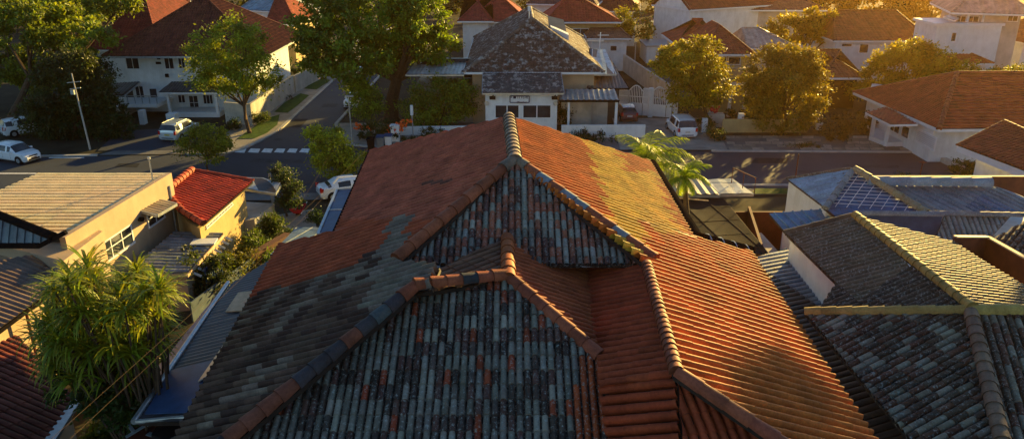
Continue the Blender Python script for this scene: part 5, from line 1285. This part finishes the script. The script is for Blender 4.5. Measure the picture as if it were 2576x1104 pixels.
# fences by the garden
bwall('blue grey slatted fence running down the narrow garden path', [V(-14.6,41.5,0), V(-16.2,35.0,0)], 1.1, .08, 'bluefence', 'fence', cat='fence')
bwall('brown timber planter wall beside the low shelter', [V(-13.9,44.2,0), V(-15.3,40.6,0)], 1.2, .5, 'wood', 'planter', cat='planter')
fz = thing('garden_gate', 'tall dark blue slatted gate panel standing at the end of the garden', 'gate', tuple(at(545,760)))
m = MB(); a, b = at(528,760,0), at(566,735,0)
for k in range(9): p = a.lerp(b, k/8); m.box((p.x,p.y,1.0), (.08,.06,2.0))
m.beam(a+V(0,0,1.9), b+V(0,0,1.9), .08,.08); m.beam(a+V(0,0,.2), b+V(0,0,.2), .08,.08); m.build('slats', M['blue'], fz)
sheet('garden_lawn', G0((560,720),(640,640),(700,610),(780,560),(760,720),(640,800)), .13, 'grass')
sheet('garden_path', G0((700,545),(790,530),(800,600),(690,620)), .14, 'concrete')
# dark corrugated house, left edge
dh = thing('corrugated_roofed_house', 'house at the left edge with sun striped brown corrugated roof and a dark ridge', 'house', (-22, 24, 0))
PD = PL(at(168,628,4.6), at(245,647,4.1), at(0,823,4.1))
m = MB(); patch(m, [PD.hit(*p) for p in ((170,626),(245,646),(-60,870),(-260,870),(-260,760),(0,695 if False else 655),(90,640))], PD.hit(200,680)-PD.hit(60,630), .30, 5, .075, .01, 'wave', jitc((.20,.135,.10), .08)); m.build('lower_roof', M['sheet'], dh, smooth=True)
PK = PL(at(128,596,6.0), at(0,547,6.0), at(0,614,5.2))
m = MB(); patch(m, [PK.hit(*p) for p in ((134,600),(0,545),(-90,512),(-90,614),(100,614))], V(.2,-1,-.4), .5, 5, .05, .01, 'seam', jitc((.14,.17,.18), .1)); m.build('upper_roof', M['sheet'], dh, smooth=True)
m = MB(); m.tube([PK.hit(-90,510)+V(0,0,.1), PK.hit(136,600)+V(0,0,.1)], .2, 10); m.beam(PK.hit(-90,618), PK.hit(100,618), .15,.22); m.beam(PK.hit(100,618), PK.hit(166,584), .15,.2); m.build('ridge_cap', M['gutter'], dh, smooth=True)
k1, k2, k3 = PK.hit(-90,622), PK.hit(90,622), PK.hit(158,596)
m = MB(); m.foot([(k1.x,k1.y+.3),(k2.x,k2.y+.3),(k3.x-.2,k3.y),(k3.x-.2,k3.y+3.5),(k1.x,k1.y+5)], 0, 5.0); m.build('clerestory_wall', M['cream'], dh)
j1, j2 = PD.hit(236,650), PD.hit(-60,868); dj = (j2-j1).normalized(); js = V(-.5,.35,0)
m = MB(); m.prism([(j1.x-.5,j1.y+.1,3.95),(j2.x-.5,j2.y+.1,3.95),(j2.x-.5,j2.y+.1,0),(j1.x-.5,j1.y+.1,0)], V(-.3,0,0)); m.build('wall', M['cream'], dh)
m = MB(); m.beam(j1+V(.03,-.03,-.1), j2+V(.03,-.03,-.1), .12, .16); m.build('gutter', M['gutter'], dh)
m = MB(); p = PD.hit(92,768); m.tube([(p.x-.3,p.y-.3,3.8), (p.x-.35,p.y-.3,0)], .06, 8); m.build('downpipe', M['rust'], dh)
# maroon roof bottom left
mr = thing('maroon_roofed_house', 'low dark maroon wavy tiled roof in the bottom left corner', 'house', (-15, 16, 0))
PM = PL(at(45,845,3.6), at(188,1008,3.0), at(-100,900,4.2))
m = MB(); patch(m, [PM.hit(*p) for p in ((42,843),(188,1005),(92,1150),(-200,1150),(-200,990),(0,862))], PM.hit(160,960)-PM.hit(20,900), .32, .8, .07, .02, 'roll', jitc((.17,.045,.028), .15)); m.build('roof', M['clay'], mr, smooth=True)
a, b = PM.hit(188,1004), PM.hit(94,1145); m = MB(); m.beam(a+V(.1,0,0), b+V(.1,0,0), .35, .12); m.build('edge_sheet', M['silver'], mr)
m = MB(); a2, b2, c2_ = PM.hit(170,1005), PM.hit(60,1150), PM.hit(30,870); m.foot([(a2.x,a2.y),(b2.x,b2.y),(b2.x-6,b2.y),(c2_.x-3,c2_.y)], 0, 2.7); m.build('wall', M['cream'], mr)
# side lean-to of the near house (left)
ll = thing('side_roof', 'dark lower side roof with a silver gutter left of the nearest house', 'lean-to', (-9, 22, 0))
PQ = PL(at(580,715,4.6), at(345,1060,4.6), at(700,650,5.2))
m = MB(); patch(m, [PQ.hit(*p) for p in ((583,712),(700,640),(640,770),(500,1060),(345,1062))], PQ.hit(560,860)-PQ.hit(640,840), .26, 4, .03, .01, 'wave4', jitc((.045,.048,.06), .12)); m.build('roof', M['sheet'], ll, smooth=True)
m = MB(); m.tube([PQ.hit(580,712)+V(-.1,0,.02), PQ.hit(345,1062)+V(-.1,0,.02)], .10, 10); m.tube([PQ.hit(345,1060), PQ.hit(482,1048)], .08, 8); m.build('gutter', M['silver'], ll, smooth=True)
m = MB(); p, q_, r_ = PQ.hit(672,697), PQ.hit(640,770), PQ.hit(505,968); m.prism([PQ.hit(690,690)+V(0,0,.1), PQ.hit(700,697)+V(0,0,.35), PQ.hit(535,965)+V(0,0,.35), PQ.hit(500,968)+V(0,0,.1)], V(0,0,.05)); m.build('valley_board', M['silver'], ll)
m = MB(); m.prism([PQ.hit(x,y)+V(0,0,.08) for x, y in ((600,742),(658,735),(625,787),(568,790))], V(0,0,.04)); m.build('pale_board', M['board'], ll)
m = MB(); m.prism([PQ.hit(x,y)+V(0,0,.06) for x, y in ((430,935),(560,905),(480,1042),(365,1046))], V(0,0,.03)); m.build('blue_panel', M['blue'], ll)
a, b = PQ.hit(582,716), PQ.hit(350,1062); c_, d_ = PQ.hit(690,660), PQ.hit(495,1062)
m = MB(); m.foot([(a.x+.3,a.y-.1),(b.x+.3,b.y),(d_.x,d_.y),(c_.x,c_.y-.3)], 0, 4.2); m.build('wall', M['dark'], ll)
aw = thing('blue_awning', 'dark blue sheet awning along the gap below the silver gutter', 'awning', (-10.5, 20, 0))
m = MB(); PW = PL(at(540,745,3.5), at(325,1010,3.5), at(560,745,3.9)); 
patch(m, [PW.hit(*p) for p in ((545,742),(572,738),(375,1012),(325,1012))], PW.hit(470,860)-PW.hit(520,850), 1.4, 3, .02, .02, 'flat', jitc((.04,.085,.19), .2)); m.build('sheet', M['sheet'], aw)
m = MB(); p1_, p2_ = PW.hit(380,1005), PW.hit(560,750); m.tube([p1_, (p1_.x,p1_.y,0)], .05, 6); m.tube([p2_, (p2_.x,p2_.y,0)], .05, 6); m.build('post', M['silver'], aw)
# scrap under the gutter corner
sc_ = thing('scrap_pile', 'pile of pale bent metal offcuts at the bottom below the gutter corner', 'scrap', tuple(at(400,1085,3.6))); rnd = random.Random(6)
bs = at(400,1082,3.6); m = MB()
for k in range(16):
    p = bs+V(rnd.uniform(-.8,.8), rnd.uniform(-.5,.3), rnd.uniform(-.1,.35)); q = p+V(rnd.uniform(-.7,.7), rnd.uniform(-.4,.4), rnd.uniform(-.2,.2)); m.beam(p, q, rnd.uniform(.05,.2), .02)
m.build('offcut', M['silver'], sc_); m = MB(); m.box(bs+V(0,0,-.5), (2.2,1.4,.5)); m.box(bs+V(0,0,-2.2), (1.8,1.2,2.8)); m.build('ledge', M['rust'], sc_)
# canopy over the parked car and grey glass roof strip left of the near house
cn = thing('glass_canopy', 'narrow blue glass canopy with pale frame beside the left gutter of the nearest house', 'canopy', (-8, 31, 0))
q = [at(848,478,4.6), at(895,474,4.8), at(838,590,4.6), at(800,590,4.3)]
m = MB(); m.prism(q, V(0,0,-.05)); m.build('glazing', M['blue'], cn)
m = MB()
for i in range(4): m.beam(q[i]+V(0,0,.03), q[(i+1)%4]+V(0,0,.03), .14, .1)
m.beam(q[0].lerp(q[3],.5)+V(0,0,.03), q[1].lerp(q[2],.5)+V(0,0,.03), .08,.08); m.build('frame', M['silver'], cn)
m = MB(); a = at(850,447,5.0); m.beam(a, at(930,442,5.6), .16, .1); m.beam(a, at(838,462,4.7), .1,.1); m.build('beam', M['white'], cn)
posts(cn, [q[0], q[3]], 4.3, .06, mat='silver')
c2s = thing('grey_flat_roof', 'small flat grey sheet roof just above the dark gutter step of the nearest house', 'roof', tuple(at(760,600,0)))
q = [at(745,572,3.2), at(835,572,3.2), at(810,612,3.2), at(700,640,3.2), at(680,640,3.2)]; m = MB(); patch(m, q, V(-.4,-1,0), .8, 5, .02, .01, 'flat', jitc((.17,.25,.29), .08)); m.build('sheet', M['sheet'], c2s)
m = MB(); ctr = sum(q, Vector())/5; m.foot([tuple((p*.85+ctr*.15)[:2]) for p in q], 0, 3.0); m.build('wall', M['pale'], c2s)
# ================================================================ POLES, WIRES, STREET THINGS
def pole(name, label, cat, a, b, r, mat='silver', extra=None):
    t = thing(name, label, cat, tuple(a)); m = MB(); m.tube([a, a.lerp(b,.5), b], [r, r*.8, r*.6], 8); m.build('pole', M[mat], t, smooth=True)
    if extra: extra(t)
    return t
a = at(227,377); b = atY(180,185,a.y)
def xa_(t):
    for z, k in ((.12,1.0),(.2,.8)):
        p = b.lerp(a, z); m = MB(); m.beam(p-V(k*.6,0,0), p+V(k*.6,0,.12), .05,.06); m.build('crossarm', M['silver'], t)
    p = b.lerp(a,.24); m = MB(); m.box(p+V(-.3,0,0), (.28,.2,.4)); m.build('junction_box', M['silver'], t)
pole('utility_pole', 'leaning pale utility pole with small crossarms before the dark trees', 'pole', a, b, .085, 'pale', xa_)
a = at(887,362); b = atY(876,245,a.y)
def lm_(t): m = MB(); m.box(b+V(.1,0,.1), (.7,.25,.12)); m.build('lamp_head', M['silver'], t)
pole('street_lamp', 'thin grey street lamp post at the side street corner', 'street lamp', a, b, .07, 'silver', lm_)
a = at(1040,352); b = atY(1035,268,a.y)
def lp_(t): m = MB(); m.tube([b-V(0,0,.8), b+V(0,0,.1)], .14, 10); m.build('post_cap', M['white'], t)
pole('signal_post', 'short white topped post standing before the round garden tree', 'post', a, b, .07, 'silver', lp_)
a = at(1595,190); b = atY(1630,105,a.y); pole('lamp_post', 'thin pole rising behind the gated yard', 'pole', a, V(a.x,a.y,b.z), .08)
a = atY(1507,128,Ys+9); m = MB(); b = atY(1511,82,Ys+9); m.tube([V(a.x,a.y,4), b], .06, 6); m.beam(b+V(-1.5,0,-.9), b+V(.4,0,-.9), .06,.06); m.beam(b+V(-.3,0,-.3), b+V(.9,0,-.3), .06,.06); tag(m.build('antenna', M['white'], loc=(a.x,a.y,4)), 'white antenna mast with crossbars in front of the yellow wall', 'antenna')
gp = thing('letter_pillar', 'white gate pillar with a small red emblem beside the orange flowers', 'pillar', tuple(at(1212*.8214,356)))
p = at(996,357); m = MB(); m.box(p+V(0,0,.75), (.75,.6,1.5)); m.box(p+V(0,0,1.55), (.9,.75,.12)); m.build('pillar', M['white'], gp)
m = MB(); m.prism([p+V(-.12,-.31,1.25), p+V(.12,-.31,1.25), p+V(0,-.31,1.0)], V(0,-.02,0)); m.build('emblem', M['redthing'], gp)
def wheelie(label, p, mat, lid):
    t = thing('wheelie_bin', label, 'bin', tuple(p)); m = MB(); m.add([(p.x+x*s_, p.y+y*s_, p.z+z) for z, s_ in ((.08,.8),(1.0,1.0)) for x, y in ((-.3,-.32),(.3,-.32),(.3,.32),(-.3,.32))], [(3,2,1,0),(0,1,5,4),(1,2,6,5),(2,3,7,6),(3,0,4,7)]); m.build('bin_body', M[mat], t)
    m = MB(); m.prism([p+V(-.34,-.37,1.0), p+V(.34,-.37,1.0), p+V(.34,.37,1.08), p+V(-.34,.37,1.08)], V(0,0,.07)); m.build('lid', M[lid], t)
    m = MB(); m.tube([p+V(-.32,.3,.12), p+V(.32,.3,.12)], .11, 10); m.build('wheel', M['tyre'], t)
wheelie('black wheelie bin at the far left corner of the near roof', at(934,378), 'gutter', 'gutter')
wheelie('pale blue wheelie bin next to the black one', at(958,372), 'silver', 'blue')
wheelie('pale grey wheelie bin with blue lid nearest the white pillar', at(978,369), 'white', 'blue')
wheelie('white bin standing at the right end of the yellow garden wall', at(2058,328), 'white', 'white')
mb_ = thing('pink_bundle', 'pink and red bundles heaped on the gateway beside the balcony house', 'bundle', tuple(at(1795,318))); rnd = random.Random(9); p = at(1797,318); m = MB()
for k in range(9):
    c = p+V(rnd.uniform(-.7,.7), rnd.uniform(-.4,.4), 1.4+rnd.uniform(0,.7)); r = rnd.uniform(.12,.24)
    m.tube([c-V(r,0,0), c-V(r*.6,0,.02), c+V(0,0,.05), c+V(r*.7,.05,0), c+V(r,0,0)], [.03,r*.7,r*.8,r*.6,.03], 9)
m.build('bundle', M['redthing'], mb_, smooth=True); m = MB(); m.box(p+V(0,0,.65), (1.6,1.0,1.3)); m.build('pedestal', M['pale'], mb_)
for k, (x, y, lab) in enumerate(((1770,334,'white gate pier left of the pink bundles'),(1860,330,'white letter box on the dark fence of the balcony house'))):
    p = at(x,y); m = MB(); m.box(p+V(0,0,.7 if k == 0 else 1.3), (.5,.4,1.4 if k == 0 else .9)); tag(m.build('gate_pier' if k == 0 else 'letter_box', M['white'], loc=tuple(p)), lab, 'pillar' if k == 0 else 'letter box')
# parasol table, poles near the kerb
m = MB(); p = at(2312,455); m.tube([p, p+V(0,0,1.5)], .05, 6); m.tube([p+V(0,0,1.5), p+V(0,0,1.62)], [.3,.05], 8); tag(m.build('garden_lamp', M['rust'], loc=tuple(p)), 'dark mushroom topped garden lamp at the near kerb', 'lamp')
m = MB(); p = at(1998,470); m.tube([p, p+V(0,0,2.6)], .05, 6); tag(m.build('steel_post', M['rust'], loc=tuple(p)), 'thin rusty post beside the grass patch at the near kerb', 'post')
# overhead wires
def wire(label, a, b, sag, r=.003, mat='bark'):
    pts = [a.lerp(b, t/16)-V(0,0,math.sin(math.pi*t/16)*sag) for t in range(17)]; m = MB(); m.tube(pts, r, 5)
    tag(m.build('overhead_wire', M[mat], loc=tuple(a)), label, 'wire')
k0 = at(772,645,6.3)
wire('upper overhead wire crossing the bottom left corner', atY(925,375,32), atY(128,1104,11), .1)
wire('lower overhead wire crossing the bottom left corner', atY(880,430,31), atY(175,1104,11.2), .1)
wire('pale wire dropping steeply from the yellow green tree', atY(826,395,36), atY(740,530,30.5), .1)
# second hand car windscreen patch by the garden: small red wheelbarrow
wbw = thing('wheelbarrow', 'small red wheelbarrow in the yard below the parked white car', 'wheelbarrow', tuple(at(752,545))); p = at(752,545); m = MB(); m.add([(p.x+x*s_, p.y+y*s_, p.z+z) for z, s_ in ((.35,.55),(.75,1.0)) for x, y in ((-.45,-.6),(.45,-.6),(.45,.6),(-.45,.6))], [(3,2,1,0),(0,1,5,4),(1,2,6,5),(2,3,7,6),(3,0,4,7)]); m.build('tray', M['redthing'], wbw)
m = MB(); m.tube([p+V(0,-.06,.2), p+V(0,.06,.2)], .2, 12); m.build('wheel', M['tyre'], wbw)
m = MB(); m.tube([p+V(-.2,-.2,.25), p+V(-.35,1.1,.7)], .03, 6); m.tube([p+V(.2,-.2,.25), p+V(.35,1.1,.7)], .03, 6); m.build('handle', M['silver'], wbw)

# veranda posts of the tower house, aerials on far roofs
posts(W_.t, [atY(x, 62, yw_-1.2)*1.0 for x in (2432, 2470, 2530)], 9.0, .1, z0=6.2)
def aerial(label, px, py, Y):
    p = atY(px, py, Y); m = MB(); m.tube([p-V(0,0,.6), p+V(0,0,1.5)], .035, 5)
    for k in range(4): m.beam(p+V(-.45+.05*k,0,1.45-.15*k), p+V(.45-.05*k,0,1.45-.15*k), .03, .03)
    m.beam(p+V(0,-.3,1.3), p+V(0,.3,1.3), .03,.03); tag(m.build('roof_aerial', M['silver'], loc=tuple(p)), label, 'aerial')
aerial('small aerial on the ridge of the long hazy white house', 2250, 62, L_.pt(0,6.5,0).y)
aerial('small aerial on the ridge of the yellow walled house roof', 1455, 26, F_.pt(0,5,0).y)
aerial('small aerial on the brown roof of the two storey white house', 500, 8, A_.pt(0,8,0).y)
# ================================================================ AIR, LIGHT, CAMERA
SUN_AZ, SUN_EL = math.radians(35), math.radians(10)      # azimuth measured from +Y towards +X
def haze():
    m = bpy.data.materials.new('haze'); m.use_nodes = True; nt = m.node_tree; nt.nodes.clear()
    o = N(nt, 'ShaderNodeOutputMaterial'); p = N(nt, 'ShaderNodeVolumePrincipled')
    p.inputs['Density'].default_value = HAZE_D; p.inputs['Anisotropy'].default_value = .87
    p.inputs['Color'].default_value = (1,.55,.15,1)
    nt.links.new(p.outputs[0], o.inputs['Volume'])
    b = MB(); b.box((0,325,13.5), (1480,850,29))
    h = b.build('haze', m, loc=(0,0,0)); h['kind'] = 'stuff'
HAZE_D = .00022
haze()
sc = bpy.context.scene
w = bpy.data.worlds.new('World'); sc.world = w; w.use_nodes = True; nt = w.node_tree
bg = nt.nodes['Background']; sky = nt.nodes.new('ShaderNodeTexSky'); sky.sky_type = 'NISHITA'; sky.sun_disc = False
sky.sun_elevation = SUN_EL; sky.sun_rotation = SUN_AZ; sky.dust_density = .3; sky.air_density = 1.0; sky.ozone_density = 2.6
nt.links.new(sky.outputs[0], bg.inputs[0]); bg.inputs[1].default_value = .06
sl = bpy.data.lights.new('sun', 'SUN'); sl.energy = 5; sl.angle = math.radians(.5); sl.color = (1,.67,.19)
so = bpy.data.objects.new('sun', sl); C.objects.link(so)
sd = Vector((math.sin(SUN_AZ)*math.cos(SUN_EL), math.cos(SUN_AZ)*math.cos(SUN_EL), math.sin(SUN_EL)))
so.rotation_euler = sd.to_track_quat('Z', 'Y').to_euler()
cam = bpy.data.cameras.new('camera'); co = bpy.data.objects.new('camera', cam); C.objects.link(co)
co.location = (0,0,CAMH); co.rotation_euler = (math.radians(90)-PITCH, 0, 0)
cam.sensor_width = 36; cam.lens = FPX/2576*36; cam.clip_end = 3000; cam.clip_start = .1
sc.camera = co
sc.view_settings.view_transform = 'Standard'; sc.view_settings.look = 'None'; sc.view_settings.gamma = 1
sc.view_settings.exposure = 1.66
sc.cycles.use_denoising = True; sc.cycles.volume_bounces = 0; sc.cycles.max_bounces = 6; sc.cycles.diffuse_bounces = 2
sc.cycles.transparent_max_bounces = 8; sc.cycles.sample_clamp_indirect = 6

GR = {'car': 'parked cars', 'bin': 'wheelie bins', 'palm': 'palms behind the near roof', 'tree': 'trees of the neighbourhood', 'shrub': 'garden shrubs', 'house': 'houses of the neighbourhood', 'wall': 'boundary walls', 'wire': 'overhead wires', 'lean-to': 'lean-to roofs', 'fence': 'fences'}
for o in C.objects:
    if o.parent is None and o.get('category') in GR: o['group'] = GR[o['category']]
